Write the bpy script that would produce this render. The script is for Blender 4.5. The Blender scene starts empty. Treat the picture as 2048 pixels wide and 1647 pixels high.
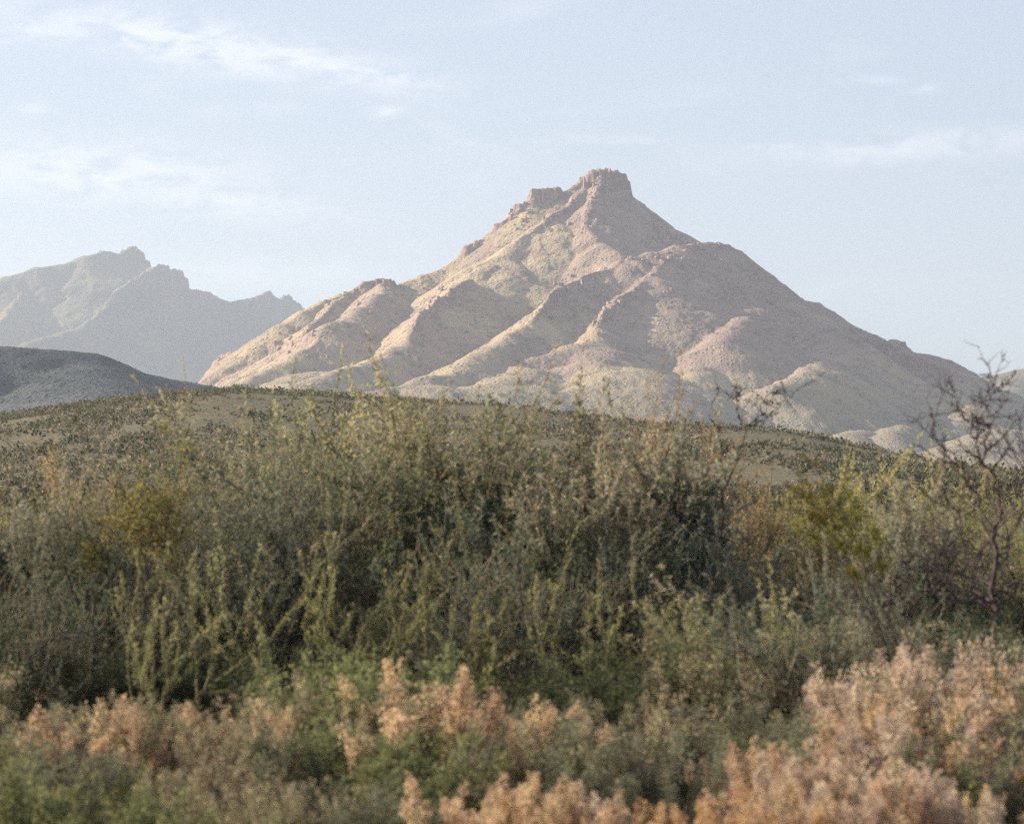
import bpy, math, random
import numpy as np

# ------------------------------------------------------------------ camera
SC = bpy.context.scene
COL = SC.collection
CAM_H = 2.0
K = 2 * math.tan(math.radians(10)) / 2048          # metres per photo pixel at one metre
HORIZON = 950
cam_d = bpy.data.cameras.new('camera')
cam = bpy.data.objects.new('camera', cam_d)
COL.objects.link(cam)
cam.location = (0, 0, CAM_H)
cam.rotation_euler = (math.radians(90), 0, 0)
cam_d.sensor_width = 36
cam_d.lens = 18 / math.tan(math.radians(10))
cam_d.shift_y = (HORIZON - 823.5) / 2048
cam_d.clip_end = 120000
cam_d.dof.use_dof = True
cam_d.dof.focus_distance = 900
cam_d.dof.aperture_fstop = 4.4
SC.camera = cam

# ------------------------------------------------------------------ sun, sky, exposure
SUN_AZ = -77.0
SUN_EL = 23.0
sa, se = math.radians(SUN_AZ), math.radians(SUN_EL)
SUN_DIR = np.array([math.sin(sa) * math.cos(se), math.cos(sa) * math.cos(se), math.sin(se)])
sun_d = bpy.data.lights.new('sun', 'SUN')
sun_d.energy = 5.0
sun_d.angle = math.radians(0.5)
sun_d.color = (1.0, 0.86, 0.68)
sun = bpy.data.objects.new('sun', sun_d)
COL.objects.link(sun)
sun.location = (-60, 0, 60)
sun.rotation_euler = (math.radians(90) - se, 0, -sa + math.pi)

W = bpy.data.worlds.new('World')
SC.world = W
W.use_nodes = True
nt = W.node_tree
nt.nodes.clear()


class NB:
    """small node-building helper"""
    def __init__(self, tree):
        self.t = tree

    def n(self, kind, **props):
        nd = self.t.nodes.new(kind)
        for k, v in props.items():
            setattr(nd, k, v)
        return nd

    def link(self, a, b):
        self.t.links.new(a, b)

    def val(self, sock, v):
        if isinstance(v, (int, float, tuple, list)):
            sock.default_value = v
        else:
            self.link(v, sock)

    def math(self, op, a, b=0.0, c=0.0, clamp=False):
        nd = self.n('ShaderNodeMath', operation=op, use_clamp=clamp)
        self.val(nd.inputs[0], a)
        self.val(nd.inputs[1], b)
        self.val(nd.inputs[2], c)
        return nd.outputs[0]

    def mix(self, f, a, b, mode='MIX'):
        nd = self.n('ShaderNodeMix', data_type='RGBA', blend_type=mode)
        self.val(nd.inputs['Factor'], f)
        self.val(nd.inputs['A'], a if not isinstance(a, tuple) else (*a, 1) if len(a) == 3 else a)
        self.val(nd.inputs['B'], b if not isinstance(b, tuple) else (*b, 1) if len(b) == 3 else b)
        return nd.outputs['Result']

    def noise(self, vec, scale, detail=3, rough=0.55, dist=0.0):
        nd = self.n('ShaderNodeTexNoise')
        self.link(vec, nd.inputs['Vector'])
        nd.inputs['Scale'].default_value = scale
        nd.inputs['Detail'].default_value = detail
        nd.inputs['Roughness'].default_value = rough
        nd.inputs['Distortion'].default_value = dist
        return nd.outputs['Fac']

    def smooth(self, v, lo, hi):
        nd = self.n('ShaderNodeMapRange', interpolation_type='SMOOTHSTEP')
        self.val(nd.inputs['Value'], v)
        nd.inputs['From Min'].default_value = lo
        nd.inputs['From Max'].default_value = hi
        return nd.outputs['Result']

    def scale(self, vec, s):
        nd = self.n('ShaderNodeVectorMath', operation='MULTIPLY')
        self.link(vec, nd.inputs[0])
        nd.inputs[1].default_value = s
        return nd.outputs[0]

    def sep(self, vec):
        nd = self.n('ShaderNodeSeparateXYZ')
        self.link(vec, nd.inputs[0])
        return nd.outputs


b = NB(nt)
sky = b.n('ShaderNodeTexSky', sky_type='NISHITA', sun_disc=False)
sky.sun_elevation = se
sky.sun_rotation = sa
sky.air_density = 1.0
sky.dust_density = 1.0
sky.ozone_density = 2.5
sky.altitude = 900
tc = b.n('ShaderNodeTexCoord')
d = b.sep(tc.outputs['Generated'])
fy = b.math('MAXIMUM', b.math('ABSOLUTE', d[1]), 0.05)
u = b.math('DIVIDE', d[0], fy)                     # tangent-plane bearings of the cloud layer
v = b.math('DIVIDE', d[2], fy)
uv = b.n('ShaderNodeCombineXYZ')
b.link(u, uv.inputs[0]); b.link(v, uv.inputs[1]); b.link(d[1], uv.inputs[2])
nz_big = b.noise(b.scale(uv.outputs[0], (14, 40, 3)), 1.0, 5, 0.62, 0.5)
nz_fine = b.noise(b.scale(uv.outputs[0], (60, 150, 3)), 1.0, 5, 0.65, 0.3)


def streak(px, py, half_len, half_w, tilt):
    """soft mask for one cloud bank, given by its bearing"""
    cu, cv = (px - 1024) * K, (HORIZON - py) * K
    du, dv = b.math('SUBTRACT', u, cu), b.math('SUBTRACT', v, cv)
    c, s = math.cos(tilt), math.sin(tilt)
    a1 = b.math('MULTIPLY_ADD', du, c / (half_len * K), b.math('MULTIPLY', dv, s / (half_len * K)))
    a2 = b.math('MULTIPLY_ADD', du, -s / (half_w * K), b.math('MULTIPLY', dv, c / (half_w * K)))
    r2 = b.math('ADD', b.math('MULTIPLY', a1, a1), b.math('MULTIPLY', a2, a2))
    return b.math('EXPONENT', b.math('MULTIPLY', r2, -1.0))


masks = [(430, 95, 380, 46, -0.17, 1.15), (700, 140, 200, 22, -0.2, .9), (60, 62, 90, 26, 0, .7), (500, 222, 90, 16, .05, .5),
         (775, 222, 38, 14, .1, .8), (60, 222, 40, 16, 0, .6), (200, 345, 320, 58, -.05, 1.0),
         (450, 400, 240, 36, -.12, .8), (1850, 292, 300, 30, 0.06, .75), (1560, 294, 90, 10, 0, .5),
         (1740, 160, 60, 9, 0, .5), (1852, 180, 26, 10, .2, .6), (500, 545, 250, 30, 0, .5), (1250, 280, 120, 10, 0, .3)]
tot = None
for px, py, hl, hw, tl, w_ in masks:
    m_ = b.math('MULTIPLY', streak(px, py, hl, hw, tl), w_)
    tot = m_ if tot is None else b.math('MAXIMUM', tot, m_)
wisps = b.math('MULTIPLY', b.smooth(nz_big, 0.52, 0.8), 0.35)
cl = b.math('MULTIPLY', tot, b.math('MULTIPLY_ADD', nz_fine, 4.4, -1.55, clamp=True))
cl = b.math('MULTIPLY', b.math('ADD', cl, wisps, clamp=True), b.smooth(d[2], 0.0, 0.03))
veil = b.mix(0.74, sky.outputs[0], (2.85, 3.05, 3.5))          # thin high overcast veil, even over the whole sky
skyc = b.mix(b.math('MULTIPLY', cl, .72), veil, (4.7, 4.85, 5.1))
bg = b.n('ShaderNodeBackground')
b.link(skyc, bg.inputs['Color'])
bg.inputs['Strength'].default_value = 0.090
wo = b.n('ShaderNodeOutputWorld')
b.link(bg.outputs[0], wo.inputs['Surface'])

SC.view_settings.view_transform = 'Standard'
SC.view_settings.look = 'None'
SC.view_settings.exposure = 1.28
SC.view_settings.gamma = 1.0
SC.cycles.use_denoising = False
SC.cycles.max_bounces = 5
SC.cycles.diffuse_bounces = 3
SC.cycles.transmission_bounces = 2
SC.cycles.transparent_max_bounces = 4
SC.cycles.volume_bounces = 0
SC.cycles.sample_clamp_indirect = 4

rng = np.random.default_rng(7)


# ------------------------------------------------------------------ helpers
def P(px, py, D):
    """a place D metres out, on the bearing of a photo pixel"""
    return ((px - 1024) * K * D, D, CAM_H + (HORIZON - py) * K * D)


def make_mesh(name, verts, faces, smooth=False, mats=None, mat_idx=None):
    """faces: (n,3) or (n,4) array, or a list of such arrays"""
    if not isinstance(faces, list):
        faces = [faces]
    me = bpy.data.meshes.new(name)
    verts = np.asarray(verts, np.float32)
    me.vertices.add(len(verts))
    me.vertices.foreach_set('co', verts.ravel())
    loops = np.concatenate([f.ravel() for f in faces]).astype(np.int32)
    sizes = np.concatenate([np.full(len(f), f.shape[1]) for f in faces]).astype(np.int32)
    starts = np.concatenate([[0], np.cumsum(sizes)[:-1]]).astype(np.int32)
    me.loops.add(len(loops))
    me.loops.foreach_set('vertex_index', loops)
    me.polygons.add(len(sizes))
    me.polygons.foreach_set('loop_start', starts)
    me.polygons.foreach_set('loop_total', sizes)
    if smooth:
        me.polygons.foreach_set('use_smooth', np.ones(len(sizes), bool))
    for m in (mats or []):
        me.materials.append(m)
    if mat_idx is not None:
        me.polygons.foreach_set('material_index', np.asarray(mat_idx, np.int32))
    me.update(calc_edges=True)
    return me


def link(name, data, parent=None, loc=None, label=None, cat=None, group=None, kind=None):
    o = bpy.data.objects.new(name, data)
    COL.objects.link(o)
    if parent is not None:
        o.parent = parent
    if loc is not None:
        o.location = loc
    if label: o['label'] = label
    if cat: o['category'] = cat
    if group: o['group'] = group
    if kind: o['kind'] = kind
    return o


def _hash(ix, iy, seed):
    h = (ix.astype(np.int64) * 374761393 + iy.astype(np.int64) * 668265263 + seed * 1442695041) & 0xffffffff
    h = ((h ^ (h >> 13)) * 1274126177) & 0xffffffff
    h = h ^ (h >> 16)
    return (h & 0xffff).astype(np.float32) / 32767.5 - 1.0


def vnoise(x, y, seed=0):
    x = np.asarray(x, np.float32); y = np.asarray(y, np.float32)
    ix, iy = np.floor(x), np.floor(y)
    fx, fy = x - ix, y - iy
    fx = fx * fx * fx * (fx * (fx * 6 - 15) + 10)
    fy = fy * fy * fy * (fy * (fy * 6 - 15) + 10)
    ix, iy = ix.astype(np.int64), iy.astype(np.int64)
    a, b_, c, d_ = _hash(ix, iy, seed), _hash(ix + 1, iy, seed), _hash(ix, iy + 1, seed), _hash(ix + 1, iy + 1, seed)
    return (a * (1 - fx) + b_ * fx) * (1 - fy) + (c * (1 - fx) + d_ * fx) * fy


def fbm(x, y, octv=4, seed=0, gain=0.5, ridged=False):
    s, amp, tot_ = 0.0, 1.0, 0.0
    for i in range(octv):
        n_ = vnoise(x, y, seed + i * 17)
        s = s + amp * ((1 - 2 * np.abs(n_)) if ridged else n_)
        tot_ += amp
        x = x * 2.03 + 11.3; y = y * 2.03 - 7.1; amp *= gain
    return s / tot_


def sstep(x, a, c):
    t = np.clip((x - a) / (c - a), 0, 1)
    return t * t * (3 - 2 * t)


def grid_faces(ny, nx):
    i = np.arange(ny * nx).reshape(ny, nx)
    return np.stack([i[:-1, :-1], i[:-1, 1:], i[1:, 1:], i[1:, :-1]], -1).reshape(-1, 4)


def new_mat(name):
    m = bpy.data.materials.new(name)
    m.use_nodes = True
    m.node_tree.nodes.clear()
    bb = NB(m.node_tree)
    out = bb.n('ShaderNodeOutputMaterial')
    bsdf = bb.n('ShaderNodeBsdfPrincipled')
    bsdf.inputs['Roughness'].default_value = 0.9
    bsdf.inputs['Specular IOR Level'].default_value = 0.10
    bb.link(bsdf.outputs[0], out.inputs['Surface'])
    return m, bb, bsdf


# ------------------------------------------------------------------ land materials
def land_material(name, grass, grass2, shrub, rock, rock2, dot, patch, shrub_amt, steep_lo, steep_hi, bump, bump_d, soil=None):
    m, bb, bs = new_mat(name)
    geo = bb.n('ShaderNodeNewGeometry')
    pos = geo.outputs['Position']
    nz = bb.sep(geo.outputs['True Normal'])[2]
    big = bb.noise(pos, 1 / (patch * 6), 4, 0.6)
    mid = bb.noise(pos, 1 / patch, 4, 0.6)
    fine = bb.noise(pos, 1 / dot, 2, 0.6)
    g = bb.mix(bb.smooth(big, 0.38, 0.62), grass, grass2)
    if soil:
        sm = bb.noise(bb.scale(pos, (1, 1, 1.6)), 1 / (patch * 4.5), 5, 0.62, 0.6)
        # patchy reddish ground; on the dome the shade's mauve is put into it
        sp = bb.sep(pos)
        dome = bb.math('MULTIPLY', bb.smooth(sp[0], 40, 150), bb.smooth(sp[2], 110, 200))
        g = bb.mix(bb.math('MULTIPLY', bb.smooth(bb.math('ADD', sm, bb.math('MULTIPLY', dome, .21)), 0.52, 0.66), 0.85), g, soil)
    g = bb.mix(bb.math('MULTIPLY', bb.smooth(mid, 0.45, 0.7), 0.4), g, shrub)
    if soil:     # ground turns dark grey olive towards the foot of the slopes
        lowf = bb.math('SUBTRACT', 1.0, bb.smooth(bb.math('ADD', bb.sep(pos)[2], bb.math('MULTIPLY', big, 60)), 70, 190))
        g = bb.mix(bb.math('MULTIPLY', lowf, .55), g, (.17, .165, .13))
    vo = bb.n('ShaderNodeTexVoronoi')
    bb.link(pos, vo.inputs['Vector'])
    vo.inputs['Scale'].default_value = 1 / (dot * 2.6)
    dots = bb.math('SUBTRACT', 1.0, bb.smooth(vo.outputs['Distance'], 0.12, 0.42))
    dots = bb.math('MULTIPLY', dots, bb.math('MULTIPLY', bb.smooth(mid, 0.40, 0.62), shrub_amt))
    g = bb.mix(dots, g, shrub)
    g = bb.mix(bb.math('MULTIPLY', bb.smooth(fine, 0.35, 0.75), 0.35), g, shrub)
    # rock on the steep faces, with streaks running down
    st = bb.noise(bb.scale(pos, (1, 1, 0.22)), 1 / (patch * .18), 5, 0.65, 0.4)
    r = bb.mix(bb.smooth(st, 0.35, 0.65), rock, rock2)
    steep = bb.math('ADD', nz, bb.math('MULTIPLY_ADD', mid, 0.28, -0.14))
    rf = bb.math('SUBTRACT', 1.0, bb.smooth(steep, steep_lo, steep_hi))
    c = bb.mix(rf, g, r)
    bb.link(c, bs.inputs['Base Color'])
    bs.inputs['Roughness'].default_value = 1.0
    bs.inputs['Specular IOR Level'].default_value = 0.0
    bp = bb.n('ShaderNodeBump')
    bp.inputs['Strength'].default_value = bump
    bp.inputs['Distance'].default_value = bump_d
    h = bb.math('ADD', bb.math('MULTIPLY', dots, 0.9), bb.math('ADD', bb.math('MULTIPLY', fine, 0.8), bb.math('MULTIPLY', bb.math('MULTIPLY', st, rf), 2.2)))
    bb.link(h, bp.inputs['Height'])
    bb.link(bp.outputs[0], bs.inputs['Normal'])
    return m


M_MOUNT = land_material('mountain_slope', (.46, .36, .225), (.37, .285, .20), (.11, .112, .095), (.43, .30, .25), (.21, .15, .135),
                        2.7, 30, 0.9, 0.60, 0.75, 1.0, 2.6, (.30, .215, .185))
M_FAR = land_material('far_mountain_slope', (.20, .175, .12), (.15, .14, .105), (.07, .08, .06), (.20, .15, .115), (.13, .10, .085),
                      6, 70, 0.6, 0.6, 0.82, 0.6, 7)
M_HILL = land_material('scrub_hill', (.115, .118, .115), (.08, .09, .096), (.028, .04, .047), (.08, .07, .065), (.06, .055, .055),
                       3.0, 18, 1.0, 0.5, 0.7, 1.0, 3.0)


def rock_material():
    m, bb, bs = new_mat('cliff_rock')
    pos = bb.n('ShaderNodeNewGeometry').outputs['Position']
    st = bb.noise(bb.scale(pos, (1, 1, 0.25)), .35, 5, .65, .4)
    lay = bb.noise(bb.scale(pos, (.1, .1, 1)), .5, 3, .6)
    c = bb.mix(bb.smooth(st, .35, .65), (.43, .305, .25), (.23, .17, .15))
    c = bb.mix(bb.math('MULTIPLY', bb.smooth(lay, .5, .7), .5), c, (.34, .27, .22))
    bb.link(c, bs.inputs['Base Color'])
    bs.inputs['Roughness'].default_value = 1
    bs.inputs['Specular IOR Level'].default_value = 0
    bp = bb.n('ShaderNodeBump')
    bp.inputs['Strength'].default_value = .9
    bp.inputs['Distance'].default_value = 1.5
    bb.link(bb.math('ADD', st, lay), bp.inputs['Height'])
    bb.link(bp.outputs[0], bs.inputs['Normal'])
    return m


M_ROCK = rock_material()


# ------------------------------------------------------------------ ridge-built relief
def relief(X, Y, ridges, seed, base):
    """height of a land surface grown from its ridge lines.
    ridge: (points [(px,py,D)], m slope, r crest rounding, h cliff height, plateau, gully amplitude)"""
    best = base.copy()
    S = np.zeros_like(X); Dd = np.full_like(X, 400.0); RI = np.full(X.shape, -1, np.int16)
    # wander of the map coordinates keeps spurs and gullies from running straight
    wx = X + 11 * fbm(X / 95, Y / 95, 3, seed + 1) + 2.5 * fbm(X / 22, Y / 22, 2, seed + 2)
    wy = Y + 11 * fbm(X / 95, Y / 95, 3, seed + 5) + 2.5 * fbm(X / 22, Y / 22, 2, seed + 6)
    gl = np.zeros_like(X)
    for k, (pts, m, r, h, plat, gul) in enumerate(ridges):
        q = np.array([P(*p[:3]) for p in pts], np.float32)
        hh = np.array([p[3] if len(p) > 3 else h for p in pts], np.float32)
        acc = 0.0
        for i in range(len(q) - 1):
            a, c = q[i], q[i + 1]
            ab = c[:2] - a[:2]
            L2 = float(ab @ ab) + 1e-6
            L = math.sqrt(L2)
            wf = .3 if k < 2 else 1.0
            ex, ey = X + (wx - X) * wf, Y + (wy - Y) * wf
            t = np.clip(((ex - a[0]) * ab[0] + (ey - a[1]) * ab[1]) / L2, 0, 1)
            dx = ex - (a[0] + t * ab[0]); dy = ey - (a[1] + t * ab[1])
            dist = np.sqrt(dx * dx + dy * dy)
            zr = a[2] + t * (c[2] - a[2])
            hc = hh[i] + t * (hh[i + 1] - hh[i])
            de = np.maximum(0, dist - plat)
            s = acc + t * L
            # gullies and ribs: the slope varies along the ridge
            if k >= 2:
                zr = zr + 3.5 * vnoise(s / 45 + 7 * k, s * 0, seed + 81) + 1.2 * vnoise(s / 13 + 3 * k, s * 0, seed + 82)
            gn = vnoise(s / 46 + 13 * k, de / 300, seed + 31 + k) * .6 + vnoise(s / 17 + 5 * k, de / 160, seed + 51 + k) * .35 + vnoise(s / 7 + 3 * k, de / 90, seed + 61 + k) * .16
            mm = m * (1 + (1.5 if k >= 2 else 1.1) * gul * gn)
            drop = mm * (np.sqrt(de * de + r * r) - r)
            lim = 150.0
            drop = np.where(drop > lim, lim + (drop - lim) * .78, drop)
            if np.max(hc) > 0:
                fl = 1 + .55 * vnoise(s / 9, de * 0 + k, seed + 71)
                drop = drop + hc * (1 - np.exp(-np.maximum(de - 2 * fl, 0) / (4.0 * fl + 1.5)))
            z = zr - drop
            w = z > best
            best = np.where(w, z, best)
            S = np.where(w, s, S); Dd = np.where(w, de, Dd); RI = np.where(w, k, RI)
            acc += L
    return best, S, Dd, RI


MAIN = [(300, 840, 3820), (395, 772, 3900), (450, 735, 3950), (520, 690, 4000), (570, 648, 4050), (608, 622, 4080, 2), (650, 602, 4110, 3),
        (700, 583, 4140, 6), (735, 563, 4150, 12), (760, 557, 4155, 14), (780, 561, 4160, 12), (788, 572, 4165, 0), (850, 549, 4190, 0),
        (900, 531, 4210, 0), (923, 515, 4220, 0), (934, 490, 4225, 16), (960, 480, 4235, 12), (985, 468, 4250, 10), (1000, 446, 4255, 24),
        (1030, 426, 4265, 24), (1042, 408, 4270, 20), (1064, 402, 4275, 16), (1072, 379, 4278, 22), (1113, 375, 4285, 22), (1122, 386, 4288, 8),
        (1150, 371, 4295, 10), (1165, 354, 4298, 20), (1185, 341, 4300, 26), (1208, 339, 4302, 28), (1244, 347, 4305, 36), (1252, 362, 4306, 36),
        (1256, 388, 4306, 18), (1270, 408, 4305, 8), (1282, 428, 4303, 2), (1320, 456, 4292, 0), (1355, 486, 4282, 0), (1400, 525, 4270, 0), (1520, 620, 4250, 0),
        (1720, 740, 4210, 0)]
HUMP = [(1345, 494, 3985, 6), (1365, 491, 3995, 8), (1385, 488, 4005, 8), (1410, 485, 4017, 8), (1450, 489, 4037, 8), (1475, 501, 4050, 6), (1500, 524, 4062, 3), (1550, 564, 4087, 2),
        (1598, 600, 4111, 4), (1628, 605, 4125, 5), (1660, 622, 4141, 4), (1690, 645, 4156, 2), (1740, 668, 4181, 0), (1772, 683, 4197, 0), (1786, 679, 4204, 7),
        (1800, 684, 4211, 8), (1808, 703, 4215, 2), (1850, 708, 4236, 1), (1890, 718, 4256, 1), (1930, 741, 4275, 0), (1980, 768, 4300, 0), (2040, 800, 4330, 0),
        (2180, 860, 4399, 0)]


def spur(pts, d0, stretch):
    """the same crest, starting d0 metres out and running further towards the plain"""
    s0 = pts[0][2]
    return [(p[0], p[1], d0 - (s0 - p[2]) * stretch) + tuple(p[3:]) for p in pts]


RIDGES = [
    (MAIN, .76, 5, 0, 5, .18),
    (HUMP, .80, 9, 0, 5, .20),
    # front rib of the summit, and the shoulder left of it
    ([(1195, 345, 4298, 8), (1182, 395, 4245, 6), (1176, 445, 4180, 3), (1204, 487, 4110, 0), (1240, 512, 4060, 0)], .70, 8, 0, 2, .15),
    ([(1165, 375, 4290, 4), (1130, 415, 4235, 9), (1095, 440, 4205, 10), (1050, 470, 4170, 4), (1000, 507, 4115, 0), (955, 545, 4060, 0), (930, 566, 4030, 0)], .62, 6, 0, 2, .22),
    # long crest that runs down from the saddle to the left, and the rib beside it
    (spur([(1350, 493, 4062, 2), (1300, 504, 4040, 2), (1240, 518, 4020, 3), (1200, 538, 4000, 6), (1150, 563, 3970, 12), (1095, 588, 3940, 18), (1072, 618, 3910, 16),
           (1056, 645, 3880, 4), (1010, 685, 3830, 0), (940, 720, 3770, 0), (860, 755, 3700, 0), (760, 782, 3640, 0), (650, 800, 3570, 0)], 3985, 1.75), .74, 20, 0, 1, .25),
    (spur([(1345, 497, 4056, 3), (1300, 545, 3992, 4), (1250, 590, 3942, 10), (1205, 628, 3902, 14), (1196, 655, 3872, 3), (1165, 686, 3838, 0), (1080, 712, 3796, 0), (990, 742, 3744, 0)], 3980, 1.65), .72, 22, 0, 1, .28),
    (spur([(1240, 520, 4020, 3), (1190, 556, 3960, 12), (1165, 580, 3935, 14), (1135, 630, 3890, 2)], 3935, 1.4), .64, 10, 0, 1, .25),
    # knob spur with the shaded right face
    (spur([(985, 580, 4085, 0), (960, 563, 4058, 4), (938, 561, 4042, 12), (912, 575, 4022, 14), (880, 600, 3990, 14), (848, 627, 3958, 12), (824, 650, 3930, 8),
           (815, 682, 3896, 1), (760, 712, 3838, 0), (700, 737, 3780, 0), (635, 760, 3715, 0)], 4040, 1.95), .80, 14, 0, 1, .22),
    # left knob spur
    (spur([(765, 558, 4155, 8), (778, 578, 4118, 3), (752, 600, 4062, 0), (700, 634, 4012, 0), (650, 657, 3962, 2), (622, 690, 3930, 4), (560, 727, 3880, 0), (470, 768, 3818, 0)], 4155, 1.75), .74, 14, 0, 1, .25),
    (spur([(700, 590, 4130, 4), (640, 640, 4060, 5), (585, 685, 4000, 5), (520, 735, 3930, 0), (470, 762, 3880, 0)], 4130, 1.6), .68, 12, 0, 1, .35),
]


FOOT = [
    ([(1490, 610, 2), (1447, 680, 18), (1412, 720, 28), (1396, 755, 32), (1392, 790, 30), (1372, 830, 25)], .64, 18, .12),
    ([(1665, 660, 3), (1640, 705, 25), (1612, 745, 39), (1550, 776, 45), (1500, 802, 42), (1478, 835, 34)], .62, 18, .12),
    ([(1628, 735, 8), (1660, 770, 25), (1645, 806, 31), (1600, 856, 28)], .56, 29, .12),
    ([(1905, 765, 3), (1860, 806, 21), (1830, 826, 33), (1800, 845, 33), (1780, 868, 27)], .56, 18, .12),
    ([(1800, 832, 14), (1740, 848, 25), (1690, 872, 25)], .52, 20, .12),
    ([(1985, 778, 3), (1945, 795, 24), (1930, 825, 36), (1900, 860, 36), (1870, 885, 27)], .52, 22, .12),
    ([(2080, 820, 5), (2030, 850, 18), (1960, 880, 21), (1890, 898, 18)], .42, 36, .12),
    ([(1345, 772, 14), (1300, 744, 24), (1268, 735, 28), (1232, 742, 26), (1170, 772, 20), (1090, 796, 12)], .50, 58, .08),
    ([(1200, 690, 3), (1180, 722, 14), (1150, 760, 18), (1090, 780, 16), (1040, 800, 12)], .50, 36, .14),
    ([(1040, 735, 3), (980, 768, 12), (900, 790, 14), (820, 805, 12)], .44, 32, .14),
    ([(880, 770, 4), (800, 788, 8), (700, 800, 8), (640, 812, 8)], .42, 36, .1),
    ([(640, 740, 3), (580, 765, 9), (480, 782, 9), (420, 800, 8)], .46, 32, .2),
    ([(1480, 800, 6), (1380, 815, 9), (1250, 812, 9), (1120, 818, 8)], .36, 65, .08),
]


def settle(foot):
    """find how far out each foothill crest must lie to stand the given metres proud of the slopes behind it"""
    up = list(RIDGES)
    for pts, m, r, g in foot:
        out, last = [], 4330.0
        for px, py, rise in pts:
            D = np.arange(2960.0, max(last - 8, 2990.0), 10.0)
            X = ((px - 1024) * K * D)[None].astype(np.float32)
            Y = D[None].astype(np.float32)
            zt, _, _, _ = relief(X, Y, up, 100, (8 + (Y - 2700) * .022).astype(np.float32))
            z = CAM_H + (HORIZON - py) * K * D
            hit = np.nonzero(zt[0] > z - rise)[0]
            last = float(D[-1]) if not len(hit) else last - 70 if hit[0] == 0 else float(D[hit[0] - 1])
            out.append((px, py, last))
        RIDGES.append((out, m, r, 0, 1, g))


settle(FOOT)


def rock_mesh(seed):
    """an angular, cracked block: a cube cut into ledges and pushed about, one unit in size"""
    R = np.random.default_rng(seed)
    n = 5
    lin = np.linspace(-.5, .5, n)
    V, F, idx = [], [], {}

    def vid(p):
        key = tuple(np.round(p, 4))
        if key not in idx:
            idx[key] = len(V)
            V.append(p)
        return idx[key]
    for ax in range(3):
        for sg in (-.5, .5):
            for i in range(n - 1):
                for j in range(n - 1):
                    q = []
                    for a, c in ((i, j), (i + 1, j), (i + 1, j + 1), (i, j + 1)):
                        p = np.zeros(3)
                        p[ax] = sg; p[(ax + 1) % 3] = lin[a]; p[(ax + 2) % 3] = lin[c]
                        q.append(vid(p))
                    F.append(q if sg > 0 else q[::-1])
    V = np.array(V)
    tw = R.normal(size=2) * .12
    zl = np.round(V[:, 2] * 3 + R.normal() * .3) / 3
    led = np.interp(zl, [-.6, -.33, 0, .33, .6], 1 + .13 * R.normal(size=5))
    V[:, 0] *= led; V[:, 1] *= led
    taper = 1 - .28 * (V[:, 2] + .5)
    V[:, 0] *= taper; V[:, 1] *= taper
    V[:, :2] += tw * V[:, 2:3]
    V += R.normal(size=V.shape) * .045
    return make_mesh('rock_outcrop', V, np.array(F), False, [M_ROCK])


def outcrops(mt, xs, ys, Z):
    """cracked rock columns that stand along the cliff crests"""
    R = np.random.default_rng(404)
    forms = [rock_mesh(900 + i) for i in range(9)]
    for pts, m, r, h, plat, gul in RIDGES:
        for a, c in zip(pts[:-1], pts[1:]):
            ha, hc = (a[3] if len(a) > 3 else 0), (c[3] if len(c) > 3 else 0)
            if min(ha, hc) < 3 or max(ha, hc) < 6:
                continue
            A, C = np.array(P(*a[:3])), np.array(P(*c[:3]))
            L = np.linalg.norm((C - A)[:2])
            for i in range(max(1, int(L / 6.5))):
                t = R.random()
                q = A + (C - A) * t
                if vnoise(q[0] / 16, q[1] / 16, 77) + .35 * R.normal() < (.05 if h or pts is MAIN else .3):
                    continue
                hh = ha + (hc - ha) * t
                x = q[0] + R.normal() * 3
                y = q[1] - plat - R.uniform(-1.0, 9.0)
                ix = int(np.clip(np.searchsorted(xs, x), 1, len(xs) - 1)); iy = int(np.clip(np.searchsorted(ys, y), 1, len(ys) - 1))
                g = float(Z[iy, ix])
                w = R.uniform(2.6, 8.5)
                ht = R.uniform(.45, .95) * hh + 2
                top = min(g + ht * .75, q[2] - .4)
                o = link('rock_outcrop', forms[int(R.integers(len(forms)))], mt)
                o.location = (x, y, top - ht * .5)
                o.scale = (w, w * R.uniform(.8, 1.3), ht * 1.05)
                o.rotation_euler = (R.normal() * .08, R.normal() * .08, R.random() * 6.28)


def scatter_rocks(mt, xs, ys, Z):
    """broken rock bands on the steep faces: clusters of blocks half sunk in the slope"""
    R = np.random.default_rng(808)
    forms = [rock_mesh(950 + i) for i in range(7)]
    D = np.arange(3200.0, 4400.0, 2.0)
    iy = np.clip(np.searchsorted(ys, D), 0, len(ys) - 1)
    for px0, py0, sx, sy, n in ((1130, 600, 45, 28, 26), (1205, 610, 30, 30, 20), (1160, 570, 30, 12, 12), (1400, 520, 50, 16, 22), (1480, 545, 40, 18, 12), (890, 598, 34, 20, 20), (1110, 445, 34, 12, 14),
                                (1210, 375, 26, 14, 14), (690, 610, 40, 20, 12), (590, 680, 40, 24, 14), (1330, 530, 26, 18, 10), (1040, 440, 22, 12, 12), (1290, 600, 30, 30, 8), (1560, 600, 40, 20, 8)):
        for i in range(n):
            px, py = px0 + R.normal() * sx, py0 + R.normal() * sy
            X = (px - 1024) * K * D
            ix = np.clip(np.searchsorted(xs, X), 0, len(xs) - 1)
            hit = np.nonzero(Z[iy, ix] > CAM_H + (HORIZON - py) * K * D)[0]
            if not len(hit):
                continue
            k = hit[0]
            w, ht = R.uniform(2.5, 7), R.uniform(3.5, 10)
            o = link('rock_outcrop', forms[int(R.integers(len(forms)))], mt)
            o.location = (X[k], D[k] + 1.5, float(Z[iy[k], ix[k]]) - .12 * ht)
            o.scale = (w * R.uniform(.8, 1.8), w, ht)
            o.rotation_euler = (R.normal() * .15, R.normal() * .15, R.random() * 6.28)


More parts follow.
